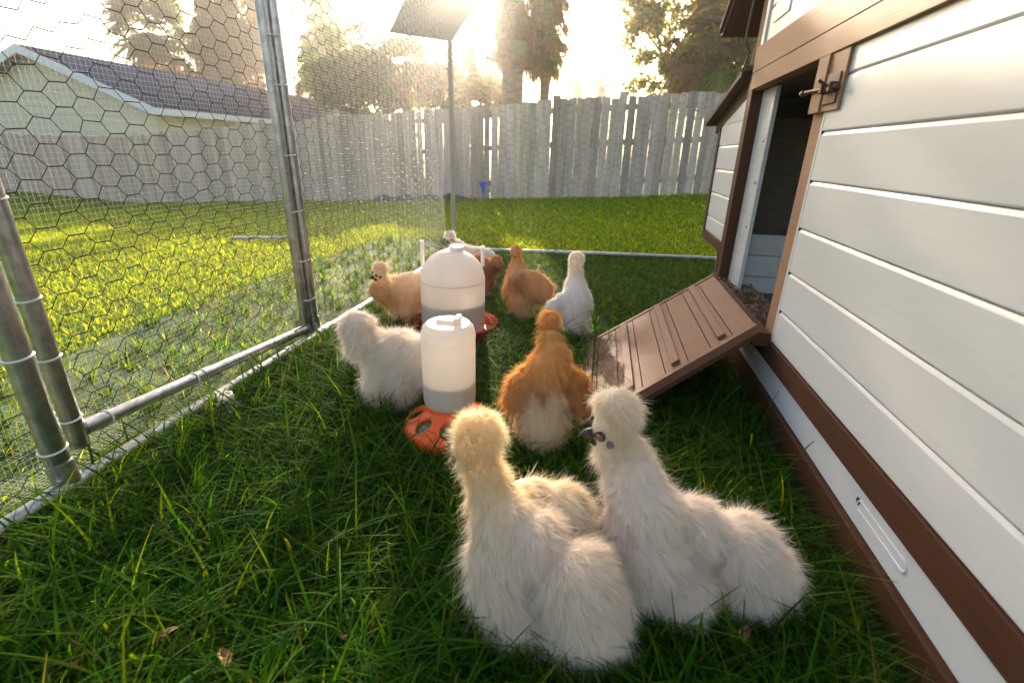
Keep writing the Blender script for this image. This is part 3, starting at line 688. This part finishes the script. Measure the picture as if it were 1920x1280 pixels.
# inside: floor with litter, boarded partition, dark back
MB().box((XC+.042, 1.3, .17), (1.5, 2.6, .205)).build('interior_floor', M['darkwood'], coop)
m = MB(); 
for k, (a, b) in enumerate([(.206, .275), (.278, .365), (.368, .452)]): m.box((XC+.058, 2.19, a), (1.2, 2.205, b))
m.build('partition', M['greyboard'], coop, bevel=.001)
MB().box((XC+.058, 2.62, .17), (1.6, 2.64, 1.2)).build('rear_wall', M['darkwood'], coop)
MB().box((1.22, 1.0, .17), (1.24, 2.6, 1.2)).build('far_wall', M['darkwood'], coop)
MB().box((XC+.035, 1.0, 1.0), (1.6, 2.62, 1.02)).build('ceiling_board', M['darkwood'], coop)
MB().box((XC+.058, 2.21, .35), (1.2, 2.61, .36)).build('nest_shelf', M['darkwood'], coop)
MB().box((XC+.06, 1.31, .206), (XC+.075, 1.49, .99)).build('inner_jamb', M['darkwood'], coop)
# crumbs of bedding on the sill and the shelf
def crumbs(n, lo, hi, s, name, label_parent, mt):
    C = rng.uniform(lo, hi, (n, 3)); V, F = leafquads(C, s, elong=1.8); return fast(name, V, F, mt, label_parent)
o = crumbs(1300, (XC-.004, 1.66, .232), (XC+.12, 2.27, .245), .011, 'bedding', coop, M['litter']); o['kind'] = 'stuff'
o = crumbs(3500, (XC+.06, 2.21, .362), (1.1, 2.55, .43), .02, 'bedding', coop, M['litter']); o['kind'] = 'stuff'
# nest box hung on the end wall
nb = part_empty('nest_box', coop)
siding(MB(), 2.37, 2.86, [.375, .455, .575, .69, .80, .905], X=.552, gx=.004).build('plank_side', M['white'], nb)
MB().box((.546, 2.35, .330), (.58, 2.90, .3745)).build('bottom_trim', M['brown'], nb, bevel=.0015)
MB().hexa([(.546, 2.862, .376), (.546, 2.90, .376), (.58, 2.90, .376), (.58, 2.862, .376), (.546, 2.862, .905), (.546, 2.90, .895), (.58, 2.90, .895), (.58, 2.862, .905)]).build('edge_trim', M['brown'], nb)
MB().box((.582, 2.34, .34), (1.3, 2.88, .9)).build('box_body', M['darkwood'], nb)
MB().hexa([(.545, 2.35, 1.00), (.545, 2.98, .865), (.585, 2.98, .865), (.585, 2.35, 1.00), (.545, 2.35, 1.065), (.545, 2.98, .915), (.585, 2.98, .915), (.585, 2.35, 1.065)]).build('sloping_trim', M['brown'], nb)
MB().hexa([(.549, 2.36, .9), (.549, 2.86, .9), (.56, 2.86, .9), (.56, 2.36, .9), (.549, 2.36, .999), (.549, 2.86, .893), (.56, 2.86, .893), (.56, 2.36, .999)]).build('gable_filler', M['white'], nb)
MB().hexa([(.50, 2.33, 1.072), (.50, 3.06, .905), (1.4, 3.06, .905), (1.4, 2.33, 1.072), (.50, 2.33, 1.092), (.50, 3.06, .925), (1.4, 3.06, .925), (1.4, 2.33, 1.092)]).build('roof', M['shingle'], nb)
# main roof: slopes down towards the back, dark underside
rf = MB().hexa([(.44, 2.70, 1.275), (1.9, 2.70, 1.275), (1.9, 1.4, 2.0), (.44, 1.4, 2.0), (.44, 2.715, 1.297), (1.9, 2.715, 1.297), (1.9, 1.41, 2.02), (.44, 1.41, 2.02)])
rf.build('roof', M['shingle'], coop)
MB().hexa([(.452, 2.69, 1.255), (1.88, 2.69, 1.255), (1.88, 1.4, 1.975), (.452, 1.4, 1.975), (.452, 2.69, 1.272), (1.88, 2.69, 1.272), (1.88, 1.4, 1.992), (.452, 1.4, 1.992)]).build('roof_underside', M['brown'], coop)
for (x, y) in ((.60, 1.86), (.62, 2.28)): MB().box((x, y, 0), (x+.05, y+.05, .165)).build('leg', M['brown'], coop)
# ramp: cleated boards from the sill to the grass
A0, B0 = np.array([.475, 2.145, .283]), np.array([.480, 1.485, .280]); D0 = np.array([-.045, 1.845, .022]); vec = D0-A0; C0 = B0+vec
U = vec; Vv = B0-A0; Nn = np.cross(Vv, U); Nn /= np.linalg.norm(Nn); Nn = Nn if Nn[2] > 0 else -Nn
def rp(u, v, h): return A0+U*u+Vv*v+Nn*h
def slab(m, u0, u1, v0, v1, h0, h1): return m.hexa([rp(u0, v0, h0), rp(u1, v0, h0), rp(u1, v1, h0), rp(u0, v1, h0), rp(u0, v0, h1), rp(u1, v0, h1), rp(u1, v1, h1), rp(u0, v1, h1)])
rmp = part_empty('ramp', coop)
bks = np.linspace(0, 1, 9)
for a, b in zip(bks[:-1], bks[1:]): slab(MB(), a+.0015, b-.0015, .032, .968, -.024, 0).build('deck_board', M['rampwood'], rmp, bevel=.0015)
for u in (.155, .415, .665, .90): slab(MB(), u, u+.045, .06+.5*(u > .5)*0, .93, .001, .011).build('cleat', M['rampwood'], rmp, bevel=.0015)
slab(MB(), .0, 1.0, .0, .030, -.022, .003).build('side_batten', M['rampwood'], rmp)
slab(MB(), .0, 1.0, .970, 1.0, -.022, .003).build('side_batten', M['rampwood'], rmp)
slab(MB(), .0, 1.0, .965, .999, -.036, -.0225).build('stringer', M['brown'], rmp)
slab(MB(), .0, 1.0, .001, .035, -.036, -.0225).build('stringer', M['brown'], rmp)
MB().box((.478, 1.49, .215), (XC-.005, 2.14, .258)).build('door_ledge', M['brown'], coop, bevel=.0015)

# cable hanging down the corner
tag(MB().tube([(.49, 2.36, 1.45), (.492, 2.345, 1.30), (.488, 2.35, 1.20), (.492, 2.35, 1.165), (.508, 2.345, 1.14), (.505, 2.345, 1.11), (.495, 2.35, 1.075), (.496, 2.35, 1.05)], .0035, 10).build('cable', M['black'], None, True), 'thin black cable hanging down beside the coop corner under the roof', 'cable')
# white feather lying on the ramp
fc = rp(.775, .40, .012); fe = []
k = 60; tt = np.linspace(-1, 1, k); axis = unit(Vv*.3+U*(-.6)*0+np.array([.6, .35, 0.2])); axis = unit(axis-Nn*(axis@Nn)); sd2 = np.cross(Nn, axis)
P = fc+axis*(tt*.020)[:, None]; P = np.concatenate([P]*4); D = unit(axis*.6+sd2*np.where(np.arange(len(P)) % 2 == 0, 1, -1)[:, None]+Nn*rng.uniform(0, .5, (len(P), 1)))
V, F, c = ribbons(P, D, np.tile(axis, (len(P), 1)), np.full(len(P), .012)*rng.uniform(.6, 1.2, len(P)), np.full(len(P), .0007), 2, None, col=np.tile([.85, .84, .82], (len(P), 1)))
tag(fast('feather', V, F, M['fur'], col=c), 'small fluffy white feather lying on the lower half of the ramp', 'feather')

# ------------------------------------------------------------------ jar feeder
jx, jy = -.368, 1.115
jf = empty('jar_feeder', (jx, jy, 0), 'milky plastic jar standing upside down in an orange feeder dish, half full of feed', 'feeder')
def shell(c, prof, name, mt, parent, seg=64, cuts=None):
    o = MB().lathe(c, prof, seg).build(name, mt, parent, True)
    if cuts:
        dg = None
        cme = bpy.data.meshes.new('cut'); bm = bmesh.new()
        for (x, y, r, z0, z1, sy, ang) in cuts:
            m4 = Matrix.Translation((x, y, (z0+z1)/2)) @ Matrix.Rotation(ang, 4, 'Z') @ Matrix.Diagonal((r, r*sy, z1-z0, 1))
            bmesh.ops.create_cone(bm, cap_ends=True, segments=28, radius1=1, radius2=1, depth=1, matrix=m4)
        bm.to_mesh(cme); co = bpy.data.objects.new('cut', cme); COL.objects.link(co); co.matrix_world = Matrix.Identity(4)
        md = o.modifiers.new('b', 'BOOLEAN'); md.operation = 'DIFFERENCE'; md.object = co; md.solver = 'EXACT'
        bpy.context.view_layer.update(); dg = bpy.context.evaluated_depsgraph_get()
        nm = bpy.data.meshes.new_from_object(o.evaluated_get(dg)); o.modifiers.clear(); o.data = nm
        bpy.data.objects.remove(co)
    return o
cz = .022
dish = [(.0001, .0), (.108, .0), (.114, .006), (.116, .016), (.113, .024), (.105, .030), (.080, .041), (.060, .050), (.056, .056), (.055, .066), (.052, .066), (.052, .054), (.056, .046), (.078, .0365), (.102, .026), (.110, .020), (.111, .010), (.106, .003), (.0001, .003)]
cuts = [(jx+.091*cos(a), jy+.091*sin(a), .0225, .03, .09, .92, a) for a in [2*pi*k/8+.22 for k in range(8)]]
dish = [(r*1.09, z*1.45) for r, z in dish]
o = shell((jx, jy, 0.020), dish, 'dish', M['orange'], jf, 72, cuts)
MB().lathe((jx, jy, .020), [(.05, .052), (.085, .046), (.112, .027)], 60).build('feed', M['feed'], jf)
jz = .078
jar = [(.042, 0), (.044, .012), (.052, .022), (.0655, .032), (.0685, .042), (.0685, .100), (.0690, .175), (.0685, .182), (.0695, .188), (.0690, .196), (.064, .213), (.054, .221), (.030, .222), (.0001, .221)]; jar = [(r*1.02, z*1.19) for r, z in jar]
MB().lathe((jx, jy, jz), [(.050, -.014), (.0505, 0), (.046, .006), (.043, .012)], 48).build('neck_ring', M['plastic_clear'], jf, True)
MB().lathe((jx, jy, jz), jar, 64).build('jar', M['jar'], jf, True)
MB().lathe((jx, jy, jz), [(r-.0025, z) for r, z in jar[:5]]+[(.066, .104), (.03, .110), (.0001, .111)], 48).build('grain', pbr('pale_grain', (.50, .40, .29), .9, c2=(.62, .52, .40), s=300), jf, True)
MB().box((jx-.030, jy-.012, jz+.2645), (jx+.034, jy+.014, jz+.272)).build('moulded_grip', M['jar'], jf, bevel=.003)
MB().box((jx+.018, jy-.018, jz+.272), (jx+.034, jy+.02, jz+.281)).build('moulded_grip', M['jar'], jf, bevel=.003)

# ------------------------------------------------------------------ big waterer
wx, wy = -.60, 1.90
wf = empty('poultry_waterer', (wx, wy, 0), 'large milky domed poultry waterer in a dark red drinking dish', 'waterer')
MB().lathe((wx, wy, .006), [(.0001, 0), (.165, 0), (.180, .008), (.186, .05), (.190, .056), (.186, .06), (.181, .052), (.174, .014), (.14, .012), (.136, .03), (.0001, .03)], 64).build('dish', M['red'], wf, True)
dome = [(.133, 0), (.1345, .02), (.1345, .215)]+[(.1345*cos(q), .215+.130*sin(q)) for q in np.linspace(.08, pi/2-.02, 14)]
MB().lathe((wx, wy, .03), dome, 72).build('dome', M['jar'], wf, True)
MB().lathe((wx, wy, .03), [(.130, .001), (.131, .125), (.0001, .126)], 48).build('water', pbr('cloudy_water', (.66, .58, .50), .2), wf, True)
for z_ in (.05, .215): MB().lathe((wx, wy, .03+z_), [(.1345, -.003), (.1357, 0), (.1345, .003)], 72).build('moulded_ridge', M['jar'], wf, True)
MB().lathe((wx+.02, wy, .03+.342), [(.030, 0), (.03, .012), (.026, .016), (.0001, .017)], 24).build('cap', M['plastic_clear'], wf, True)
MB().box((wx-.152, wy+.03, .28), (wx-.138, wy+.045, .395)).build('handle_bracket', M['plastic_clear'], wf, bevel=.003)
MB().box((wx+.112, wy+.03, .30), (wx+.126, wy+.045, .385)).build('handle_bracket', M['plastic_clear'], wf, bevel=.003)
MB().tube([(wx-.145, wy+.045, .372), (wx+.13, wy+.045, .368)], .0022, 8).build('handle_wire', M['steel'], wf, True)
# clear plastic foot under the bottom rail
pf = empty('plastic_foot', (-1.07, 1.10, 0), 'clear plastic cup foot lying in the grass beside the bottom rail', 'foot')
MB().lathe((-1.06, 1.10, .012), [(.0001, 0), (.044, 0), (.045, .006), (.024, .008), (.021, .05), (.017, .05), (.017, .012), (.0001, .01)], 32).build('cup', M['plastic_clear'], pf, True)

# ------------------------------------------------------------------ silkie hens
def blobmesh(blobs, voxel=.007, smooth=6):
    bm = spheres([((b[0], b[1], b[2]), b[3] if len(b) == 4 else b[3:]) for b in blobs], 3)
    me = bpy.data.meshes.new('body'); bm.to_mesh(me); bm.free()
    o = bpy.data.objects.new('body', me); COL.objects.link(o)
    a = o.modifiers.new('r', 'REMESH'); a.mode = 'VOXEL'; a.voxel_size = voxel
    b = o.modifiers.new('s', 'SMOOTH'); b.iterations = smooth; b.factor = .6
    bpy.context.view_layer.update(); dg = bpy.context.evaluated_depsgraph_get()
    nm = bpy.data.meshes.new_from_object(o.evaluated_get(dg)); bpy.data.objects.remove(o); bpy.data.meshes.remove(me)
    return nm
def sample(me, n):
    me.calc_loop_triangles(); k = len(me.loop_triangles)
    T = np.empty(k*3, np.int32); me.loop_triangles.foreach_get('vertices', T); T = T.reshape(-1, 3)
    V = np.empty(len(me.vertices)*3, np.float32); me.vertices.foreach_get('co', V); V = V.reshape(-1, 3)
    NV = np.empty(len(me.vertices)*3, np.float32); me.vertices.foreach_get('normal', NV); NV = NV.reshape(-1, 3)
    a, b, c = V[T[:, 0]], V[T[:, 1]], V[T[:, 2]]; ar = np.linalg.norm(np.cross(b-a, c-a), axis=1)
    i = rng.choice(k, n, p=ar/ar.sum()); u, v = rng.random((2, n)); f = u+v > 1; u[f] = 1-u[f]; v[f] = 1-v[f]; w_ = 1-u-v
    P = a[i]*w_[:, None]+b[i]*u[:, None]+c[i]*v[:, None]
    Nn_ = unit(NV[T[i, 0]]*w_[:, None]+NV[T[i, 1]]*u[:, None]+NV[T[i, 2]]*v[:, None]); return P.astype(float), Nn_.astype(float)
def hen(label, blobs, head, face, heading, color, n, length, width, name='silkie_hen', feet=(), eyes=True, voxel=.007, detail=1, tuft=.5, crest=1.0, smooth=5, big=0):
    """blobs: x,y,z,r core masses in metres; head: centre and radius; face: unit vector of the beak; heading: chest direction;
       color(P) -> rgb of the plumage by place on the bird"""
    head = np.array(head, float); hc, hr = head[:3], head[3]; face = unit(np.array(face, float)); hd = unit(np.array(heading, float))
    base = np.mean([b[:2] for b in blobs], 0)
    t = empty(name, (base[0], base[1], 0), label, 'hen', 'silkie hens gathered in the pen')
    me = blobmesh(blobs, voxel, smooth)
    nv = len(me.vertices); V = np.empty(nv*3, np.float32); me.vertices.foreach_get('co', V); V = V.reshape(-1, 3).astype(float)
    a = me.color_attributes.new('col', 'FLOAT_COLOR', 'POINT'); c = np.ones((nv, 4), np.float32); c[:, :3] = color(V); a.data.foreach_set('color', c.ravel())
    P, Nr = sample(me, n)
    link('body', me, M['fur'], t, True)
    # flow of the plumage: backwards and down on the body, down the neck, outwards on the crest
    hz = P[:, 2]; dh = np.linalg.norm(P-hc, axis=1); q = np.clip(1.6-dh/hr*.75, 0, 1)[:, None]
    neckw = np.clip((hz-.19)/.07, 0, 1)[:, None]
    low = np.clip((.10-hz)/.08, 0, 1)[:, None]
    flow = -hd*(.9-.5*neckw)+np.array([0, 0, -1.])*(.55+.55*neckw+.5*low)
    flow = flow-Nr*(flow*Nr).sum(1)[:, None]*.8
    D = unit(Nr*(.55+.1*rng.normal(size=(n, 1)))+unit(flow)*1.0)
    Dc = unit(Nr+(np.array([0, 0, .35])-face*.45)*.7)
    D = unit(D*(1-q)+Dc*q)
    D = unit(D+rng.normal(0, .20, (n, 3)))
    # tufts: neighbouring strands lean the same way
    K = max(60, n//(60 if big else 38)); idx = rng.integers(0, n, K); tv = rng.normal(0, .42, (K, 3)); L = length*rng.uniform(.5, 1.15, n)
    near = np.empty(n, int)
    for i in range(0, n, 3000): near[i:i+3000] = ((P[i:i+3000, None]-P[idx][None])**2).sum(-1).argmin(1)
    D = unit(D+tv[near]*(.55-.40*q))
    L = L*(1-.30*neckw[:, 0])*(1+.0*q[:, 0])
    L = np.where(q[:, 0] > .5, length*.70*crest*rng.uniform(.6, 1.1, n), L)
    # converge the tips of a tuft
    tip = P+D*L[:, None]; ct = P[idx]+unit(D[idx])*length; tf = tuft*.5; D = unit(tip*(1-tf)+ct[near]*tf-P)
    fly = rng.random(n) < .07; L[fly] *= 1.45; D[fly] = unit(D[fly]+rng.normal(0, .35, (fly.sum(), 3))+Nr[fly]*.4)
    # keep the face short
    v = P-hc; al = (unit(v)*face).sum(1); fr = (dh < hr*1.6) & (al > .45); L[fr] *= .30
    keep = ~((dh < hr*1.5) & (al > .80) & (P[:, 2] < hc[2]+hr*.4)); keep &= (P[:, 2] > .012)
    P, D, L, Nr, near = P[keep], D[keep], L[keep], Nr[keep], near[keep]; m_ = len(P)
    side = unit(np.cross(D, Nr)+rng.normal(0, .35, (m_, 3)))
    dr = np.tile([0, 0, -.22], (m_, 1))+rng.normal(0, .16, (m_, 3))
    cc = color(P)*rng.uniform(.86, 1.12, (m_, 1))
    Vv_, F_, c_ = ribbons(P-Nr*.002, D, side, L, width*rng.uniform(.6, 1.4, m_), 3 if detail else 2, dr, col=cc*.93, tipcol=np.minimum(cc*1.06, .95), tipw=.1)
    fast('plumage', Vv_, F_, M['fur'], t, col=c_, smooth=True)
    # head parts
    rgt = unit(np.cross(face, [0, 0, 1.])); upv = np.cross(rgt, face)
    f0 = hc+face*hr*.78-upv*hr*.22
    if eyes:
        m = MB(); bl_ = hr*.72
        prof = [(0, .20), (.25, .185), (.55, .145), (.8, .095), (1, .025)]; pts = [f0+face*(bl_*u)-upv*(hr*.30*u*u*u) for u, _ in prof]
        m.tube(pts, [hr*r_ for _, r_ in prof], 10); m.build('beak', M['beak'], t, True)
        m = MB(); m.tube([f0-upv*hr*.20, f0-upv*hr*.26+face*bl_*.62], [hr*.2, hr*.05], 8); m.build('lower_beak', M['beak'], t, True)
        for s_ in (-1, 1):
            e = hc+face*hr*.58+rgt*s_*hr*.86+upv*hr*.02
            nrm = unit(rgt*s_*.85+face*.5)
            def disc(c0, rr, th, nm, mt, par):
                q_ = Vector(nrm).to_track_quat('Z', 'Y').to_matrix().to_4x4(); bm2 = bmesh.new()
                bmesh.ops.create_icosphere(bm2, subdivisions=3, radius=1, matrix=Matrix.Translation(tuple(c0)) @ q_ @ Matrix.Diagonal((rr, rr, th, 1)))
                mm = bpy.data.meshes.new(nm); bm2.to_mesh(mm); bm2.free(); return link(nm, mm, mt, par, True)
            disc(e-nrm*hr*.02, hr*(.27 if detail else .2), hr*.12, 'eye_skin', M['skin'], t)
            sk_ = MB().tube([f0-face*hr*.12+rgt*s_*hr*.08, hc+face*hr*.80+rgt*s_*hr*.44-upv*hr*.08, e-nrm*hr*.08-upv*hr*.03], [hr*.10, hr*.13, hr*.12], 10)
            if detail: sk_.build('lore', M['skin'], t, True)
            ey = disc(e+nrm*hr*.07, hr*.185, hr*.14, 'eye', M['iris'], t); disc(e+nrm*hr*.145, hr*.10, hr*.055, 'pupil', M['pupil'], ey)
            lobe = hc+face*hr*.12+rgt*s_*hr*1.0-upv*hr*.34; disc(lobe, hr*.20, hr*.10, 'earlobe', M['lobe'], t)
            wt = f0+rgt*s_*hr*.18-upv*hr*.5-face*hr*.1; disc(wt, hr*.2, hr*.16, 'wattle', M['skin'], t)
    for (fx, fy, fa) in feet:
        m = MB(); p0_ = np.array([fx, fy, .03])
        for da in (-.5, 0, .5, pi):
            d_ = np.array([cos(fa+da), sin(fa+da), 0]); m.tube([p0_, p0_+d_*.018+np.array([0, 0, -.008]), p0_+d_*(.042 if da < 3 else .026)+np.array([0, 0, -.02])], [.0055, .005, .003], 7)
        m.build('foot', M['toes'], t, True)
    return t
def cfun(main, spots=(), var=.0):
    main = np.array(main)
    def f(P):
        c = np.tile(main, (len(P), 1)).astype(float)
        for (x, y, z, r, s_, col) in spots:
            d = np.sqrt(((P-np.array([x, y, z]))**2).sum(1)); d = d+.012*np.sin(95*P[:, 0]+40*P[:, 2])*np.sin(80*P[:, 1]-60*P[:, 2]+1)+rng.normal(0, .007, len(d)); w_ = np.clip((r-d)/s_+.5, 0, 1)[:, None]; c = c*(1-w_)+np.array(col)*w_
        return c
    return f
CRM = (.80, .70, .57); WHT = (.80, .73, .66); BUF = (.78, .56, .30); ORG = (.84, .50, .19); PAL = (.90, .76, .56); SNOW = (.82, .78, .74); GRW = (.72, .71, .72)
nf = 1.0
def gp(px_, py_, z):
    d = CF+CR*(px_-960)/906+CU*(640-py_)/906; t = (z-H)/d[2]; q = d*t; return (q[0], q[1], z)
def bl(*rows): return [(*gp(a, b, z), r) for a, b, z, r in rows]
# 1 cream hen at the front, back to the camera
hen('cream hen with a buff head seen from behind, nearest of all to the camera',
    bl((897, 812, .326, .034), (886, 832, .306, .030), (906, 880, .268, .027), (925, 925, .232, .037), (950, 975, .198, .054), (1048, 958, .178, .050), (990, 945, .195, .044), (1000, 1010, .182, .052), (938, 1035, .150, .052), (940, 1085, .110, .048), (1080, 1080, .150, .058), (1095, 1130, .105, .060), (1140, 1115, .09, .030), (965, 1135, .07, .044), (1000, 1165, .04, .036), (1050, 1170, .05, .040)),
    (*gp(888, 832, .308), .038), (-.75, .62, -.25), (-.84, .54, 0),
    cfun((.95, .83, .73), [(*gp(890, 830, .31), .085, .05, (.95, .80, .56)), (*gp(930, 910, .24), .055, .06, (.93, .77, .53)), (*gp(1040, 930, .2), .06, .06, (.94, .81, .62))]),
    120000, .031, .00055, feet=[(-.05, .55, -2.2)], voxel=.0055, smooth=3, big=1)
# 2 white hen beside the first, face in profile
hen('white hen with its face in profile and dark eye, tail towards the coop',
    bl((1155, 766, .344, .036), (1143, 802, .310, .031), (1145, 842, .275, .028), (1178, 855, .265, .035), (1188, 905, .235, .048), (1215, 960, .198, .056), (1175, 985, .165, .046), (1215, 1025, .15, .052), (1295, 985, .168, .048), (1200, 1070, .10, .046), (1385, 1020, .14, .054), (1425, 1060, .11, .048), (1270, 1090, .085, .048), (1405, 1085, .085, .042), (1215, 1115, .035, .024)),
    (*gp(1143, 801, .312), .036), (-.98, -.16, -.04), (-.94, .34, 0), cfun((.95, .84, .76), [(*gp(1150, 790, .32), .08, .06, (.92, .82, .68))]),
    120000, .030, .00055, feet=[(.125, .66, -2.6)], voxel=.0055, smooth=3, big=1)
# 3 orange hen in the middle
hen('orange buff hen with a pale rump seen from behind at the foot of the ramp',
    bl((1032, 597, .308, .024), (1025, 606, .290, .025), (1033, 640, .258, .034), (1034, 668, .225, .048), (1028, 700, .19, .062), (1000, 712, .165, .045), (1055, 712, .165, .045), (976, 722, .165, .034), (966, 745, .14, .028), (1078, 718, .165, .034), (1085, 742, .14, .030), (1025, 755, .125, .056), (1018, 790, .085, .062), (1012, 800, .05, .055)),
    (*gp(1023, 603, .292), .027), (-.85, .3, -.2), (-.1, 1, 0),
    cfun(ORG, [(*gp(1025, 780, .12), .082, .03, PAL), (*gp(1015, 800, .04), .09, .04, (.78, .62, .42)), (*gp(1033, 640, .25), .04, .05, (.74, .43, .16)), (*gp(1085, 740, .14), .04, .05, (.66, .32, .10)), (*gp(968, 740, .14), .035, .05, (.72, .38, .13)), (*gp(1022, 738, .165), .016, .02, (.62, .32, .12))]),
    60000, .030, .0008, feet=[(-.14, 1.12, -1.6)], voxel=.0065, smooth=4)
# 4 white hen feeding behind the jar
hen('fluffy white hen with raised round tail feeding beside the jar feeder',
    [(-.684, 1.235, .262, .046), (-.672, 1.24, .222, .048), (-.61, 1.26, .178, .060), (-.56, 1.255, .190, .064), (-.51, 1.24, .185, .058), (-.465, 1.225, .165, .044), (-.435, 1.215, .135, .034), (-.422, 1.21, .11, .030), (-.60, 1.245, .130, .058), (-.54, 1.24, .120, .054), (-.618, 1.215, .085, .036), (-.612, 1.205, .050, .026), (-.55, 1.225, .07, .028), (-.54, 1.215, .045, .022)],
    (-.420, 1.205, .098, .030), (.55, -.5, -.6), (1, -.05, 0), cfun((.95, .83, .73), [(-.60, 1.19, .03, .05, .04, (.72, .58, .42))]),
    int(75000*nf), .038, .0007, feet=[(-.585, 1.185, -.5), (-.525, 1.20, -.4)], voxel=.007)
# 5 buff hen at the left
hen('pale buff hen facing left behind the pen rail, half hidden by the waterer',
    [(-.898, 1.85, .285, .030), (-.900, 1.845, .262, .028), (-.905, 1.87, .225, .034), (-.92, 1.90, .18, .056), (-.89, 1.96, .155, .076), (-.83, 2.0, .16, .080), (-.77, 2.03, .17, .072), (-.71, 2.05, .18, .06), (-.86, 1.97, .09, .06), (-.84, 1.95, .05, .035), (-.78, 1.99, .05, .035)],
    (-.903, 1.842, .266, .030), (-.75, -.62, -.2), (-.8, -.35, 0), cfun((.92, .75, .52), [(-.9, 1.85, .30, .05, .03, (.80, .66, .46)), (-.93, 1.88, .17, .07, .06, (.76, .52, .26))]),
    26000, .026, .0012, feet=[(-.85, 1.93, -2.2), (-.79, 1.96, -2.2)], voxel=.008, detail=0)
# 6 little white one at the back
hen('white hen at the back whose small head shows above the waterer dome',
    [(-.905, 2.82, .275, .030), (-.902, 2.815, .252, .026), (-.885, 2.83, .225, .028), (-.865, 2.85, .205, .04), (-.83, 2.89, .155, .055), (-.77, 2.93, .135, .060), (-.71, 2.95, .13, .052), (-.78, 2.92, .09, .05), (-.76, 2.9, .04, .035)],
    (-.904, 2.812, .256, .028), (-.25, -.9, -.3), (-.75, -.45, 0), cfun((.90, .84, .77)), 14000, .022, .0015, voxel=.009, detail=0, feet=[(-.78, 2.9, -2)])
# 7 brown one behind the waterer
hen('rusty brown hen with lowered head half hidden on the right of the waterer',
    [(-.545, 2.50, .215, .026), (-.535, 2.485, .190, .028), (-.56, 2.52, .18, .038), (-.60, 2.55, .155, .055), (-.66, 2.58, .15, .07), (-.72, 2.6, .155, .06), (-.61, 2.55, .08, .045), (-.62, 2.53, .04, .035)],
    (-.533, 2.482, .192, .029), (.45, -.65, -.45), (.9, -.35, 0), cfun((.46, .22, .10), [(-.54, 2.5, .23, .035, .03, (.62, .34, .14))]), 12000, .020, .0015, voxel=.009, detail=0, feet=[(-.61, 2.52, -.5)])
# 8 orange brown one
hen('orange hen with a mottled brown back turned away, left of the upright white hen',
    [(-.412, 2.33, .300, .026), (-.415, 2.335, .276, .026), (-.405, 2.32, .24, .032), (-.395, 2.29, .205, .045), (-.375, 2.25, .165, .066), (-.35, 2.22, .155, .078), (-.305, 2.20, .165, .070), (-.265, 2.19, .15, .058), (-.35, 2.18, .09, .06), (-.335, 2.16, .05, .04), (-.40, 2.21, .13, .05)],
    (-.417, 2.335, .280, .028), (-.8, -.2, -.15), (-.6, .6, 0), cfun((.78, .48, .24), [(-.36, 2.18, .17, .05, .05, (.42, .22, .12)), (-.27, 2.17, .15, .05, .04, (.72, .48, .26)), (-.34, 2.15, .05, .07, .05, (.68, .50, .32)), (-.41, 2.33, .24, .05, .04, (.74, .44, .18))]),
    26000, .024, .0012, feet=[(-.34, 2.14, -1.6)], voxel=.008, detail=0)
# 9 upright white one
hen('upright white hen with smooth plumage and tall neck above the ramp foot',
    [(-.104, 2.14, .318, .032), (-.106, 2.14, .295, .030), (-.103, 2.125, .262, .032), (-.100, 2.10, .235, .038), (-.095, 2.07, .205, .050), (-.09, 2.04, .17, .062), (-.085, 2.01, .14, .066), (-.085, 1.99, .105, .060), (-.08, 1.98, .075, .050), (-.14, 2.0, .155, .042), (-.175, 1.97, .14, .035), (-.06, 1.985, .04, .024), (-.04, 1.98, .05, .028)],
    (-.106, 2.142, .298, .031), (.2, .95, -.1), (0, 1, 0), cfun((.90, .87, .84), [(-.1, 2.12, .29, .08, .05, (.84, .78, .68))]),
    26000, .016, .0012, feet=[(-.09, 1.95, -1.6), (-.045, 1.955, -1.2)], voxel=.007, detail=0, tuft=.3)

# curled dead leaves caught in the grass
dl = None
for k, (a, b) in enumerate([(292, 915), (420, 1235), (312, 1190), (640, 1195), (150, 1240), (1400, 1190)]):
    if dl is None:
        m = MB(); 
        for q in range(6):
            u = q/5; w_ = .011*sin(pi*min(1, u+.06))+.0015
            m.v += [(u*.045-.02, -w_, .006*u*u+.5*w_), (u*.045-.02, 0, .004*sin(6*u)), (u*.045-.02, w_, .006*u*u+.6*w_)]
        m.n = len(m.v); m.f = [(3*q+c, 3*q+c+1, 3*q+c+4, 3*q+c+3) for q in range(5) for c in (0, 1)]
        dl = m.build('dry_leaf', pbr('dry_leaf', (.24, .10, .05), .8, c2=(.36, .19, .09), s=90), None, True)
        o = dl
    else:
        o = dl.copy(); COL.objects.link(o)
    x, y, z = gp(a, b, .045); o.location = (x, y, z); o.rotation_euler = (rng.uniform(-.9, .9), rng.uniform(-.7, .7), rng.uniform(0, 6.3)); o.scale = [rng.uniform(.5, .85)]*3
    tag(o, 'small curled brown dead leaf caught in the pen grass', 'leaf', 'dead leaves in the grass')
# ------------------------------------------------------------------ air
def hazeb(n):
    v = N(n, 'ShaderNodeVolumePrincipled'); v.inputs['Color'].default_value = (1, .97, .93, 1); v.inputs['Density'].default_value = .0036; v.inputs['Anisotropy'].default_value = .90
    return v.outputs[0]
hm = bpy.data.materials.new('haze'); hm.use_nodes = True; hn = hm.node_tree; hn.nodes.clear(); ho = N(hn, 'ShaderNodeOutputMaterial'); hn.links.new(hazeb(hn), ho.inputs['Volume'])
hz_ = MB().box((-125, -45, -3), (125, 205, 16)).build('haze', hm); tag(hz_, 'thin warm haze hanging over the whole yard', 'haze', kind='stuff')
scn.cycles.volume_step_rate = 4; scn.cycles.volume_bounces = 0
